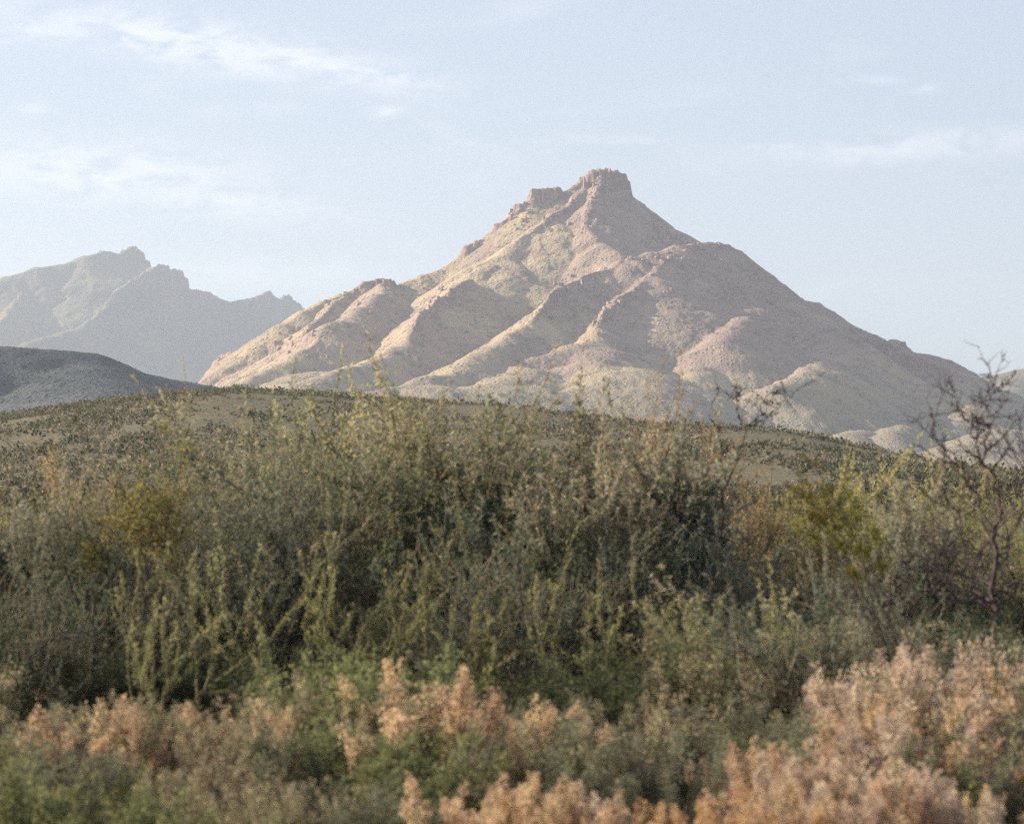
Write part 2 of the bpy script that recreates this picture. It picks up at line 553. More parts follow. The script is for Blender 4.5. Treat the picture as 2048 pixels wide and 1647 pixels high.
def build_mountain():
    xs = np.linspace(-540, 820, 830)
    ys = np.concatenate([np.linspace(2700, 3250, 34, endpoint=False), np.linspace(3250, 3700, 120, endpoint=False), np.linspace(3700, 4390, 330, endpoint=False), np.linspace(4390, 4900, 22)])
    X, Y = np.meshgrid(xs.astype(np.float32), ys.astype(np.float32))
    base = 8 + (Y - 2700) * .022 + 5 * fbm(X / 160, Y / 160, 4, 3)
    base = base - np.clip(Y - 4300, 0, None) * .25
    Z, S, Dd, RI = relief(X, Y, RIDGES, 100, base.astype(np.float32))
    # let the valley floors fill with scree a little, then add weathering detail
    for _ in range(2):
        lap = np.zeros_like(Z)
        lap[1:-1, 1:-1] = (Z[:-2, 1:-1] + Z[2:, 1:-1] + Z[1:-1, :-2] + Z[1:-1, 2:]) / 4 - Z[1:-1, 1:-1]
        Z = Z + np.clip(lap, 0, 3) * .8
    amp = sstep(Dd, 2, 40)
    Z = Z + amp * (1.6 * fbm(X / 55, Y / 55, 4, 11) + .7 * fbm(X / 13, Y / 13, 3, 21))
    gw = S + 10 * fbm(X / 30, Y / 30, 2, 33)
    gully = np.abs(vnoise(gw / 24, Dd / 70 + RI * 3.7, 34)) * .65 + np.abs(vnoise(gw / 10, Dd / 34 + RI * 1.9, 35)) * .35
    Z = Z + sstep(Dd, 6, 55) * (1 - .6 * sstep(Dd, 140, 260)) * 2.6 * (gully - .3)
    Z = Z + .7 * fbm(X / 5, Y / 5, 2, 31)
    # rock bands: small ledges where the ground is already steep
    gy, gx = np.gradient(Z, ys, xs)
    sl = np.sqrt(gx * gx + gy * gy)
    rk = sstep(sl, .75, 1.1) * sstep(fbm(X / 60, Z / 40, 3, 41), -.15, .25)
    q = 11.0 + 2 * fbm(X / 50, Y / 50, 2, 44)
    tz = Z / q + .35 * fbm(X / 25, Y / 25, 2, 45)
    fr = tz - np.floor(tz)
    Z = Z + rk * q * .45 * (sstep(fr, .25, .75) - fr)
    # broken rock: cracked, fluted faces wherever it is steep
    rough = sstep(sl, .8, 1.25)
    cr = fbm(X / 11, Y / 11 + Z / 26, 3, 46, .6, True)
    Z = Z + rough * 3.0 * (cr - .3) + sstep(sl, .62, .9) * sstep(fbm(X / 35, Y / 35, 3, 48), .1, .4) * 2.4 * fbm(X / 9, Y / 9, 3, 47, .6, True)
    # sink the outer rim into the plain
    rim = np.minimum.reduce([(X - xs[0]) / 120, (xs[-1] - X) / 120, (Y - ys[0]) / 260, (ys[-1] - Y) / 200])
    Z = Z * sstep(rim, 0, 1) - 30 * (1 - sstep(rim, 0, .35))
    V = np.stack([X, Y, Z], -1).reshape(-1, 3)
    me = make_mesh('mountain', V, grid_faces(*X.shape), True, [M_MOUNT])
    mt = link('mountain', me, kind='structure', label='rocky desert mountain with a blocky summit and grassy sunlit spurs')
    outcrops(mt, xs, ys, Z)
    scatter_rocks(mt, xs, ys, Z)
    return mt


build_mountain()

FAR_R = [
    ([(-260, 640, 8956), (-100, 590, 9140), (20, 552, 9278), (80, 535, 9347), (130, 528, 9405), (175, 512, 9456), (210, 503, 9497, 25), (236, 508, 9526, 25), (243, 512, 9534, 10), (252, 500, 9545, 40),
      (265, 494, 9560, 50), (280, 503, 9577, 50), (290, 520, 9588, 40), (305, 540, 9586, 20), (340, 560, 9546, 20), (420, 620, 9588, 0)], .78, 14, 0, 14, .2),
    ([(300, 537, 9300, 40), (318, 530, 9311, 60), (332, 532, 9322, 60), (337, 541, 9325, 50), (345, 539, 9332, 70), (360, 541, 9344, 90), (369, 555, 9351, 100), (372, 577, 9353, 30), (415, 584, 9472, 10),
      (440, 598, 9511, 10), (460, 604, 9534, 12), (480, 600, 9557, 12), (505, 596, 9586, 12), (535, 583, 9620, 20), (552, 596, 9640, 16), (560, 601, 9649, 10), (573, 592, 9664, 18), (592, 606, 9686, 10), (612, 622, 9709, 0), (700, 690, 9810, 0),
      (820, 760, 9898, 0)], .78, 12, 0, 10, .2),
    ([(300, 540, 9290, 60), (262, 562, 9136, 90), (225, 590, 8994, 60), (195, 630, 8839, 20), (160, 655, 8679, 0), (100, 672, 8470, 0), (40, 690, 8261, 0)], .74, 12, 0, 6, .25),
    ([(345, 560, 9302, 40), (300, 610, 9080, 20), (250, 640, 8903, 10), (190, 690, 8634, 0), (120, 740, 8353, 0)], .7, 12, 0, 4, .25),
    ([(520, 610, 9553, 10), (470, 660, 9345, 0), (430, 710, 9100, 0), (400, 760, 8815, 0)], .7, 16, 0, 4, .25),
    ([(60, 560, 9284, 10), (20, 620, 9028, 10), (-30, 680, 8721, 0)], .7, 16, 0, 4, .25),
]


def build_far():
    xs = np.linspace(-2350, -250, 380)
    ys = np.concatenate([np.linspace(7900, 8400, 40, endpoint=False), np.linspace(8400, 10000, 190, endpoint=False), np.linspace(10000, 10900, 30)])
    X, Y = np.meshgrid(xs.astype(np.float32), ys.astype(np.float32))
    base = (40 + 12 * fbm(X / 300, Y / 300, 3, 203)).astype(np.float32)
    Z, S, Dd, RI = relief(X, Y, FAR_R, 200, base)
    amp = sstep(Dd, 4, 80)
    Z = Z + amp * (9 * fbm(X / 110, Y / 110, 4, 211) + 5 * fbm(X / 38, Y / 38, 3, 221)) + 2 * fbm(X / 12, Y / 12, 2, 231)
    gy, gx = np.gradient(Z, ys, xs)
    sl = np.sqrt(gx * gx + gy * gy)
    Z = Z + sstep(sl, .6, 1.1) * 14 * (fbm(X / 46, Y / 46 + Z / 90, 4, 241, .6, True) - .3)
    rim = np.minimum.reduce([(X - xs[0]) / 150, (xs[-1] - X) / 200, (Y - ys[0]) / 400, (ys[-1] - Y) / 400])
    Z = Z * sstep(rim, 0, 1) - 40 * (1 - sstep(rim, 0, .3))
    V = np.stack([X, Y, Z], -1).reshape(-1, 3)
    link('far_mountain', make_mesh('far_mountain', V, grid_faces(*X.shape), True, [M_FAR]), kind='structure', label='hazy far range with rounded rock towers')
    # pale hill that shows beyond the right foot of the mountain
    xs = np.linspace(850, 2100, 160); ys = np.linspace(6300, 7700, 110)
    X, Y = np.meshgrid(xs.astype(np.float32), ys.astype(np.float32))
    R2 = [([(1900, 800, 7000), (1975, 752, 7000), (2040, 739, 7000), (2120, 722, 7000), (2260, 740, 7000), (2400, 800, 7000)], .5, 30, 0, 4, .15),
          ([(2040, 740, 7000), (2020, 780, 6800), (1990, 830, 6550)], .45, 25, 0, 4, .15)]
    Z, S, Dd, RI = relief(X, Y, R2, 260, np.full_like(X, 30))
    Z = Z + 5 * fbm(X / 80, Y / 80, 4, 261)
    rim = np.minimum.reduce([(X - xs[0]) / 150, (xs[-1] - X) / 200, (Y - ys[0]) / 300, (ys[-1] - Y) / 300])
    Z = Z * sstep(rim, 0, 1) - 40 * (1 - sstep(rim, 0, .3))
    V = np.stack([X, Y, Z], -1).reshape(-1, 3)
    link('far_hill', make_mesh('far_hill', V, grid_faces(*X.shape), True, [M_FAR]), kind='structure', label='pale far hill beyond the foot of the mountain')


build_far()

# ------------------------------------------------------------------ middle-distance hills and the plain
def near_hill_z(x, y):
    """the low scrub hill: a broad swell about 600 m out"""
    px = np.array([-700, -300, 20, 120, 200, 300, 400, 480, 560, 700, 850, 1000, 1100, 1300, 1450, 1540, 1620, 1700, 1780, 1860, 1960, 2100, 2500])
    py = np.array([900, 868, 840, 824, 810, 797, 786, 783, 788, 795, 802, 811, 824, 848, 856, 864, 880, 899, 917, 932, 946, 953, 956])
    D0 = 600.0
    xr = (px - 1024) * K * D0
    zr = CAM_H + (HORIZON - py) * K * D0
    top = np.interp(x * D0 / np.clip(y, 350, 900) * .5 + x * .5, xr, zr)
    prof = sstep(y, 240, 620) * (1 - .75 * sstep(y, 640, 1100))
    z = top * prof
    z = z + prof * (1.0 * fbm(x / 60, y / 60, 3, 301) + .35 * fbm(x / 14, y / 14, 3, 311))
    return z


def ground_z(x, y):
    g = .10 * fbm(x / 7, y / 7, 3, 401) + .04 * fbm(x / 1.3, y / 1.3, 2, 411)
    return g * sstep(np.sqrt(x * x + y * y), 0, 10) + np.where((y > 240) & (y < 1400), near_hill_z(x, y), 0) * sstep(y, 240, 300)


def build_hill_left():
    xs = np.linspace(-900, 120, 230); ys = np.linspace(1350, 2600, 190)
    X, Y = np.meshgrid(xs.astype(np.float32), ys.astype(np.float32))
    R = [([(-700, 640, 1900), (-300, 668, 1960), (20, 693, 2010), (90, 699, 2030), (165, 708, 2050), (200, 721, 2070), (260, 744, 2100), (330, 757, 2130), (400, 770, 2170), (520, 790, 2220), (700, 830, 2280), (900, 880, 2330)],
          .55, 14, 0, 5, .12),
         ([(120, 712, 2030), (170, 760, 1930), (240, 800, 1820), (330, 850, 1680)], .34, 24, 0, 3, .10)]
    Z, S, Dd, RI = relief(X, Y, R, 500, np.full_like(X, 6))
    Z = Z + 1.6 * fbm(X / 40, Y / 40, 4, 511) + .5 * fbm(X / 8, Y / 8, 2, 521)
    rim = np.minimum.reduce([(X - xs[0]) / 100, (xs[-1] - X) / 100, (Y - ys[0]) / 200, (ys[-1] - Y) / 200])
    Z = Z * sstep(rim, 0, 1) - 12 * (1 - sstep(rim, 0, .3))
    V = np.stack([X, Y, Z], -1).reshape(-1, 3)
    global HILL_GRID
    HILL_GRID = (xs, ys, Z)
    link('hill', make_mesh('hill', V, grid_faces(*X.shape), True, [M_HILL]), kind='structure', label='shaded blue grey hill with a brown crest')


build_hill_left()


def ground_material():
    m, bb, bs = new_mat('desert_ground')
    geo = bb.n('ShaderNodeNewGeometry')
    pos = geo.outputs['Position']
    n1 = bb.noise(pos, .25, 5, .6)
    n2 = bb.noise(pos, 6, 4, .65)
    n3 = bb.noise(pos, .03, 4, .6)
    c = bb.mix(bb.smooth(n1, .35, .65), (.30, .24, .165), (.225, .185, .125))
    c = bb.mix(bb.math('MULTIPLY', bb.smooth(n2, .5, .75), .5), c, (.14, .12, .085))
    c = bb.mix(bb.math('MULTIPLY', bb.smooth(n3, .45, .65), .6), c, (.31, .27, .175))
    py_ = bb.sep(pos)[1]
    shade_litter = bb.math('MULTIPLY', bb.smooth(py_, 15, 20), bb.math('SUBTRACT', 1.0, bb.smooth(py_, 30, 42)))
    c = bb.mix(bb.math('MULTIPLY', shade_litter, bb.smooth(n1, .25, .6)), c, (.10, .08, .058))  # litter under the thicket, with its shade put into the dark colour
    far = bb.smooth(py_, 45, 120)
    n4 = bb.noise(pos, .5, 4, .7)
    fc = bb.mix(bb.smooth(n4, .35, .65), (.205, .175, .125), (.125, .118, .083))
    fc = bb.mix(bb.math('MULTIPLY', bb.smooth(n3, .45, .6), .6), fc, (.205, .17, .125))
    n5 = bb.noise(pos, 1.1, 4, .75)
    fc = bb.mix(bb.math('MULTIPLY', bb.smooth(n5, .42, .58), .75), fc, (.075, .078, .055))
    fc = bb.mix(bb.math('MULTIPLY', bb.smooth(bb.noise(pos, 2.3, 3, .7), .56, .68), .8), fc, (.33, .275, .20))
    c = bb.mix(far, c, fc)
    bb.link(c, bs.inputs['Base Color'])
    bs.inputs['Roughness'].default_value = 1
    bs.inputs['Specular IOR Level'].default_value = 0
    bp = bb.n('ShaderNodeBump')
    bp.inputs['Strength'].default_value = .5
    bp.inputs['Distance'].default_value = .12
    bb.link(bb.math('ADD', n2, n1), bp.inputs['Height'])
    bb.link(bp.outputs[0], bs.inputs['Normal'])
    return m


M_GROUND = ground_material()


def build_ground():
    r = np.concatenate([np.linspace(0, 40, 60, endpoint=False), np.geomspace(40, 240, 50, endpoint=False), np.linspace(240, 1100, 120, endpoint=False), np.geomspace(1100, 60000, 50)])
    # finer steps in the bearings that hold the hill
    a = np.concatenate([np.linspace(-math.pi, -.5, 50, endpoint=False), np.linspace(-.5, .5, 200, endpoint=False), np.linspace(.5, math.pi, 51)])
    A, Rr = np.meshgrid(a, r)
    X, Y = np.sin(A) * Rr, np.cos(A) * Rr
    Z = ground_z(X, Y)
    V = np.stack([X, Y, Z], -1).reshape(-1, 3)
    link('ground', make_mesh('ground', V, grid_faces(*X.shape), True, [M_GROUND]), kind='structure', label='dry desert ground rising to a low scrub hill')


build_ground()


def build_haze():
    x0, x1, y0, y1, z0, z1 = -16000, 16000, -9000, 14000, -60, 900
    V = [(x, y, z) for x in (x0, x1) for y in (y0, y1) for z in (z0, z1)]
    F = np.array([(0, 1, 3, 2), (4, 6, 7, 5), (0, 4, 5, 1), (2, 3, 7, 6), (0, 2, 6, 4), (1, 5, 7, 3)])
    m = bpy.data.materials.new('haze')
    m.use_nodes = True
    m.node_tree.nodes.clear()
    bb = NB(m.node_tree)
    out = bb.n('ShaderNodeOutputMaterial')
    vol = bb.n('ShaderNodeVolumePrincipled')
    vol.inputs['Color'].default_value = (.75, .855, 1.0, 1)
    vol.inputs['Density'].default_value = HAZE
    vol.inputs["Anisotropy"].default_value = .35
    bb.link(vol.outputs[0], out.inputs['Volume'])
    m.cycles.homogeneous_volume = True if hasattr(m.cycles, 'homogeneous_volume') else None
    link('haze', make_mesh('haze', V, F, False, [m]), kind='stuff', label='pale haze hanging over the desert')


HAZE = 7.0e-5

# ------------------------------------------------------------------ plant materials
def leaf_material(name, c1, c2, tip, transl=.3, scale=9.0, sat=1.06, gain=1.0):
    """c1/c2 vary from leaf to leaf, 'tip' is the colour of the young shoot ends (attribute 'tint')"""
    c1, c2, tip = [tuple(gain * (sum(c) / 3 + (x - sum(c) / 3) * sat) for x in c) for c in (c1, c2, tip)]
    m = bpy.data.materials.new(name)
    m.use_nodes = True
    m.node_tree.nodes.clear()
    bb = NB(m.node_tree)
    out = bb.n('ShaderNodeOutputMaterial')
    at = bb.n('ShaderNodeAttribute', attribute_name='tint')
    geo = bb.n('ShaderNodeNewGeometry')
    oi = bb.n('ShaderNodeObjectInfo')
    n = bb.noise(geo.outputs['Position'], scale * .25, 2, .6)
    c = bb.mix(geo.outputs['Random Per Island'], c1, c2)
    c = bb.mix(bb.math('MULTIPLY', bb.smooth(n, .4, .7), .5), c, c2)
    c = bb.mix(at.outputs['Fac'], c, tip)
    hs = bb.n('ShaderNodeHueSaturation')
    bb.link(c, hs.inputs['Color'])
    bb.link(bb.math('MULTIPLY_ADD', oi.outputs['Random'], .3, .85), hs.inputs['Value'])
    bb.link(bb.math('MULTIPLY_ADD', oi.outputs['Random'], .03, .485), hs.inputs['Hue'])
    d1 = bb.n('ShaderNodeBsdfDiffuse')
    t1 = bb.n('ShaderNodeBsdfTranslucent')
    bb.link(hs.outputs[0], d1.inputs['Color'])
    bb.link(hs.outputs[0], t1.inputs['Color'])
    mx = bb.n('ShaderNodeMixShader')
    mx.inputs[0].default_value = transl
    bb.link(d1.outputs[0], mx.inputs[1])
    bb.link(t1.outputs[0], mx.inputs[2])
    bb.link(mx.outputs[0], out.inputs['Surface'])
    return m


def bark_material(name, c1, c2, twig=(.24, .195, .14)):
    m, bb, bs = new_mat(name)
    at_ = bb.n('ShaderNodeAttribute', attribute_name='tint')
    geo = bb.n('ShaderNodeNewGeometry')
    n = bb.noise(bb.scale(geo.outputs['Position'], (1, 1, .3)), 40, 4, .7)
    bb.link(bb.mix(at_.outputs['Fac'], bb.mix(bb.smooth(n, .35, .65), c1, c2), twig), bs.inputs['Base Color'])
    bp = bb.n('ShaderNodeBump')
    bp.inputs['Strength'].default_value = .6
    bp.inputs['Distance'].default_value = .008
    bb.link(n, bp.inputs['Height'])
    bb.link(bp.outputs[0], bs.inputs['Normal'])
    return m


M_BARK = bark_material('mesquite_bark', (.075, .062, .052), (.035, .030, .027))
M_BARK_PALE = bark_material('bare_branch_bark', (.115, .085, .085), (.048, .036, .038))
M_STEM_TAN = bark_material('dry_stem', (.23, .18, .13), (.13, .10, .075))
M_STEM_GREEN = bark_material('wand_bark', (.20, .175, .10), (.11, .10, .065))
L_MESQ = leaf_material('mesquite_leaf', (.105, .135, .085), (.06, .085, .062), (.45, .39, .255), .40)
L_MESQ_Y = leaf_material('yellowing_mesquite_leaf', (.205, .215, .11), (.125, .145, .085), (.53, .465, .275), .40)
L_MESQ_G = leaf_material('grey_green_leaf', (.13, .158, .115), (.08, .105, .085), (.39, .36, .26), .40)
L_WAND = leaf_material('wand_leaf', (.20, .20, .095), (.135, .145, .078), (.40, .365, .185), .38)
L_TAN = leaf_material('dry_seed_head', (.55, .395, .26), (.39, .295, .20), (.65, .465, .305), .42)
L_PINK = leaf_material('pinkish_seed_head', (.51, .395, .305), (.37, .30, .235), (.61, .475, .365), .42)
L_RUST = leaf_material('rusty_seed_head', (.52, .33, .185), (.40, .27, .16), (.60, .385, .21), .40)
L_STRAW = leaf_material('straw_leaf', (0.340, 0.294, 0.189), (0.250, 0.227, 0.151), (0.418, 0.348, 0.220), .2)
L_GREEN = leaf_material('bright_green_leaf', (.16, .178, .09), (.105, .125, .07), (.28, .28, .13), .38)
L_GREY = leaf_material('grey_sage_leaf', (.185, .19, .125), (.125, .135, .092), (.28, .265, .18), .3)
L_CREO = leaf_material('creosote_leaf', (.15, .14, .03), (.095, .095, .026), (.24, .21, .045), .35)
L_DUSK = leaf_material('shade_dark_leaf', (.075, .09, .05), (.05, .062, .04), (.12, .125, .065), .3)  # the thicket's shade put into a dark leaf colour
L_LIME = leaf_material('yellow_green_leaf', (.29, .27, .105), (.20, .195, .085), (.50, .44, .20), .42)  # bright yellow-green leaf colour
L_MUST = leaf_material('mustard_leaf', (.26, .215, .075), (.18, .165, .065), (.38, .31, .11), .35)
L_ORANGE = leaf_material('orange_brown_leaf', (.36, .27, .155), (.28, .225, .135), (.46, .32, .175), .38)
L_HILL = leaf_material('hill_shrub_leaf', (.085, .095, .06), (.05, .06, .042), (.13, .13, .08), .25)
L_HILL2 = leaf_material('hill_dry_shrub_leaf', (.20, .17, .12), (.145, .13, .095), (.24, .205, .14), .25)


# ------------------------------------------------------------------ plant growth (all vectorised)
def unit(v):
    return v / (np.linalg.norm(v, axis=-1, keepdims=True) + 1e-9)


def grow(start, dirs, lens, nseg, wob, trop, R):
    """polylines (N, nseg+1, 3) from start points; trop pulls each step upward (+) or down (-)"""
    N = len(start)
    pts = np.empty((N, nseg + 1, 3), np.float32)
    pts[:, 0] = start
    dcur = unit(dirs.astype(np.float32))
    for i in range(nseg):
        dcur = unit(dcur + wob * R.normal(size=(N, 3)) + np.array([0, 0, trop]))
        pts[:, i + 1] = pts[:, i] + dcur * (lens / nseg)[:, None]
    return pts


def sample(pts, idx, t):
    n = pts.shape[1] - 1
    f = np.clip(t, 0, .9999) * n
    i = f.astype(int)
    w = (f - i)[:, None]
    a, c = pts[idx, i], pts[idx, i + 1]
    return a * (1 - w) + c * w, unit(c - a)


def fork(pts, per, t0, t1, ang, R, spread=.3):
    """child starts on each polyline: positions, directions, parent index, t"""
    N = len(pts)
    idx = np.repeat(np.arange(N), per)
    t = t0 + (t1 - t0) * R.random(len(idx))
    p, tg = sample(pts, idx, t)
    rnd = unit(R.normal(size=(len(idx), 3)))
    side = unit(np.cross(tg, rnd))
    a = ang * (1 + spread * R.normal(size=len(idx)))[:, None]
    return p, unit(tg * np.cos(a) + side * np.sin(a)), idx, t


def tube(pts, r0, r1, sides):
    """tapered tubes for a batch of polylines -> verts, quad faces, polyline index per face"""
    N, n, _ = pts.shape
    tg = np.empty_like(pts)
    tg[:, 1:-1] = pts[:, 2:] - pts[:, :-2]
    tg[:, 0] = pts[:, 1] - pts[:, 0]
    tg[:, -1] = pts[:, -1] - pts[:, -2]
    tg = unit(tg)
    ref = np.where(np.abs(tg[..., 2:3]) > .9, np.array([1., 0, 0]), np.array([0, 0, 1.]))
    a = unit(np.cross(tg, ref)); c = np.cross(tg, a)
    th = np.arange(sides) * 2 * math.pi / sides
    rad = (r0[:, None] * (1 - np.linspace(0, 1, n))[None] + r1[:, None] * np.linspace(0, 1, n)[None])
    ring = a[:, :, None] * np.cos(th)[None, None, :, None] + c[:, :, None] * np.sin(th)[None, None, :, None]
    V = (pts[:, :, None] + ring * rad[:, :, None, None]).reshape(-1, 3)
    base = (np.arange(N) * n * sides)[:, None, None]
    i = np.arange(n - 1)[None, :, None] * sides
    j = np.arange(sides)[None, None, :]
    j2 = (j + 1) % sides
    F = np.stack([base + i + j, base + i + j2, base + i + sides + j2, base + i + sides + j], -1).reshape(-1, 4)
    return V.astype(np.float32), F, np.repeat(np.arange(N), (n - 1) * sides)


def leaves(p, dirs, L, Wd, R, tint):
    """narrow rhombic leaf blades -> verts, quads, tint per vertex"""
    N = len(p)
    dirs = unit(dirs)
    side = unit(np.cross(dirs, unit(R.normal(size=(N, 3)))))
    Lr = (L * (.6 + .8 * R.random(N)))[:, None]
    Wr = (Wd * (.6 + .8 * R.random(N)))[:, None]
    bend = unit(np.cross(dirs, side)) * Lr * .12 * R.normal(size=(N, 1))
    V = np.stack([p, p + dirs * Lr * .5 + side * Wr * .5 + bend, p + dirs * Lr, p + dirs * Lr * .5 - side * Wr * .5 + bend], 1).reshape(-1, 3)
    F = np.arange(N * 4).reshape(N, 4)
    return V.astype(np.float32), F, np.repeat(tint.astype(np.float32), 4)


class Batch:
    """collects geometry per limb (root) so that every limb is an object of its own"""
    def __init__(self):
        self.parts = {}

    def add(self, key, V, F, root_of_face, tint=None):
        # split by root
        for r in np.unique(root_of_face):
            sel = F[root_of_face == r]
            used, inv = np.unique(sel, return_inverse=True)
            self.parts.setdefault((key, int(r)), []).append((V[used], inv.reshape(sel.shape), None if tint is None else tint[used]))

    def mesh(self, key, r, name, mat, smooth=False):
        chunks = self.parts.get((key, r))
        if not chunks:
            return None
        Vs, Fs, Ts, off = [], [], [], 0
        for V, F, T in chunks:
            Vs.append(V); Fs.append(F + off); off += len(V)
            if T is not None: Ts.append(T)
        me = make_mesh(name, np.concatenate(Vs), np.concatenate(Fs), smooth, [mat])
        if Ts:
            at = me.attributes.new('tint', 'FLOAT', 'POINT')
            at.data.foreach_set('value', np.concatenate(Ts))
        return me


TRI = [0]


def assemble(name, batch, roots, bark, leaf, loc, rot, stem='branch', foliage='foliage', label=None, cat=None, group=None, scale=1.0):
    o = link(name, None, loc=loc, label=label, cat=cat, group=group)
    o.empty_display_size = .2
    o.rotation_euler = (0, 0, rot)
    o.scale = (scale,) * 3
    for r in roots:
        me = batch.mesh('w', r, stem, bark, True)
        if me is None:
            continue
        s = link(stem, me, o)
        fm = batch.mesh('l', r, foliage, leaf)
        if fm is not None:
            f = link(foliage, fm, s, kind='stuff')
    return o


def copy_tree(o, parent=None, **props):
    c = o.copy()
    COL.objects.link(c)
    c.parent = parent
    for ch in o.children:
        copy_tree(ch, c)
    for k, v_ in props.items():
        if k in ('label', 'group'):
            c[k] = v_
    return c


def ring_dirs(N, tilt_lo, tilt_hi, R):
    az = np.arange(N) * 2 * math.pi / N + R.random(N) * 4 / N + R.random() * 6
    ti = tilt_lo + (tilt_hi - tilt_lo) * R.random(N)
    return np.stack([np.cos(az) * np.sin(ti), np.sin(az) * np.sin(ti), np.cos(ti)], -1)


def mesquite(seed, H, spread, n_limb=6, boughs=13, twigs=15, leafy=18, leaf_l=.040, leaf_w=.012, wands=2, r_base=.05, tip_gain=1.0):
    """crooked low-branching thorn tree, H tall, with fine feathery leaves and long upright shoots"""
    R = np.random.default_rng(seed)
    B = Batch()
    st = R.normal(size=(n_limb, 3)) * np.array([.14, .14, 0])
    st[:, 2] = -.08
    dr = ring_dirs(n_limb, .30 * spread, 1.15 * spread, R)
    ln = H * (.48 + .30 * R.random(n_limb))
    p0 = grow(st, dr, ln, 14, .25, .07, R)
    r0 = r_base * (.55 + .7 * R.random(n_limb))
    V, F, k = tube(p0, r0, r0 * .14, 6)
    root0 = np.arange(n_limb)
    B.add('w', V, F, root0[k], np.zeros(len(V), np.float32))
    s, dd, ix, t = fork(p0, boughs, .12, 1.0, .85, R)
    l1 = H * (.18 + .22 * R.random(len(s))) * (1 - .2 * t)
    p1 = grow(s, dd, l1, 7, .24, .08, R)
    r1 = r0[ix] * (.26 - .18 * t) + .003
    V, F, k = tube(p1, r1, r1 * .35, 4)
    root1 = root0[ix]
    B.add('w', V, F, root1[k], np.full(len(V), .35, np.float32))
    s, dd, ix2, t2 = fork(p1, twigs, .10, 1.0, .75, R)
    l2 = H * (.06 + .10 * R.random(len(s)))
    p2 = grow(s, dd, l2, 3, .25, .07, R)
    root2 = root1[ix2]
    r2 = np.full(len(s), .003)
    V, F, k = tube(p2, r2, r2 * .4, 3)
    B.add('w', V, F, root2[k], np.ones(len(V), np.float32))
    s, dd, ix3, t3 = fork(p1, wands, .4, 1.0, .4, R)
    dd = unit(dd + np.array([0, 0, .6]))
    l3 = H * (.12 + .22 * R.random(len(s)) ** 2)
    p3 = grow(s, dd, l3, 6, .12, .06, R)
    root3 = root1[ix3]
    r3 = np.full(len(s), .004)
    V, F, k = tube(p3, r3, r3 * .35, 3)
    B.add('w', V, F, root3[k], np.ones(len(V), np.float32))
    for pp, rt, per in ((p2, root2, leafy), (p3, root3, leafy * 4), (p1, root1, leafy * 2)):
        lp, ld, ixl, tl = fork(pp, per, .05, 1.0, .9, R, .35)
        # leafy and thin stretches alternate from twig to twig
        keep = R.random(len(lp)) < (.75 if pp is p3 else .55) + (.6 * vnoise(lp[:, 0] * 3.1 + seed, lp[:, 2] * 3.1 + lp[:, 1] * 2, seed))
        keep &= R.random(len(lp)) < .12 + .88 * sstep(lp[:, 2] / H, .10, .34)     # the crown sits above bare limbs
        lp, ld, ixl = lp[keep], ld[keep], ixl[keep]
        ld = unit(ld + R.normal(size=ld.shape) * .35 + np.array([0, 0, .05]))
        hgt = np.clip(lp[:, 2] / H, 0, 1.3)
        tint = np.clip(tip_gain * (sstep(hgt, .47, .94) * .95 + .3 * R.normal(size=len(lp)) * hgt), 0, 1)  # tan shoot tops; lower leaves darker, crown shade put into the colour
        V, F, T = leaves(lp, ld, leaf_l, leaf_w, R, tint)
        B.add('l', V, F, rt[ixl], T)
    return B, list(range(n_limb))


def wand_shrub(seed, H, n=12, lean=.5, per=300, leaf_l=.032, leaf_w=.009, forks=4, r_base=.011, tip=.6):
    """long arching wands, each sheathed in small leaves"""
    R = np.random.default_rng(seed)
    B = Batch()
    st = R.normal(size=(n, 3)) * np.array([.10, .10, 0]); st[:, 2] = -.05
    p0 = grow(st, ring_dirs(n, .05, lean, R), H * (.5 + .5 * R.random(n)), 12, .15, .03, R)
    r0 = np.full(n, r_base)
    V, F, k = tube(p0, r0, r0 * .3, 5)
    root0 = np.arange(n)
    B.add('w', V, F, root0[k])
    s, dd, ix, t = fork(p0, forks, .3, .85, .5, R)
    p1 = grow(s, unit(dd + np.array([0, 0, .35])), H * (.15 + .28 * R.random(len(s))), 8, .15, .03, R)
    r1 = np.full(len(s), r_base * .55)
    V, F, k = tube(p1, r1, r1 * .35, 4)
    B.add('w', V, F, root0[ix][k])
    for pp, rt, pr, t0 in ((p0, root0, per, .28), (p1, root0[ix], int(per * .5), .08)):
        lp, ld, il, tl = fork(pp, pr, t0, 1.0, .75, R, .4)
        # leaves sit in tight clusters
        ph = np.sin(tl * 60 + il * 1.7)
        keep = (ph > -.2) | (R.random(len(tl)) < .6)
        lp, ld, il, tl = lp[keep], ld[keep], il[keep], tl[keep]
        lp = lp + R.normal(size=lp.shape) * .006
        tint = np.clip(tip * sstep(tl, .35, 1) + .25 * R.normal(size=len(tl)), 0, 1)
        V, F, T = leaves(lp, ld, leaf_l, leaf_w, R, tint)
        B.add('l', V, F, rt[il], T)
    return B, list(range(n))


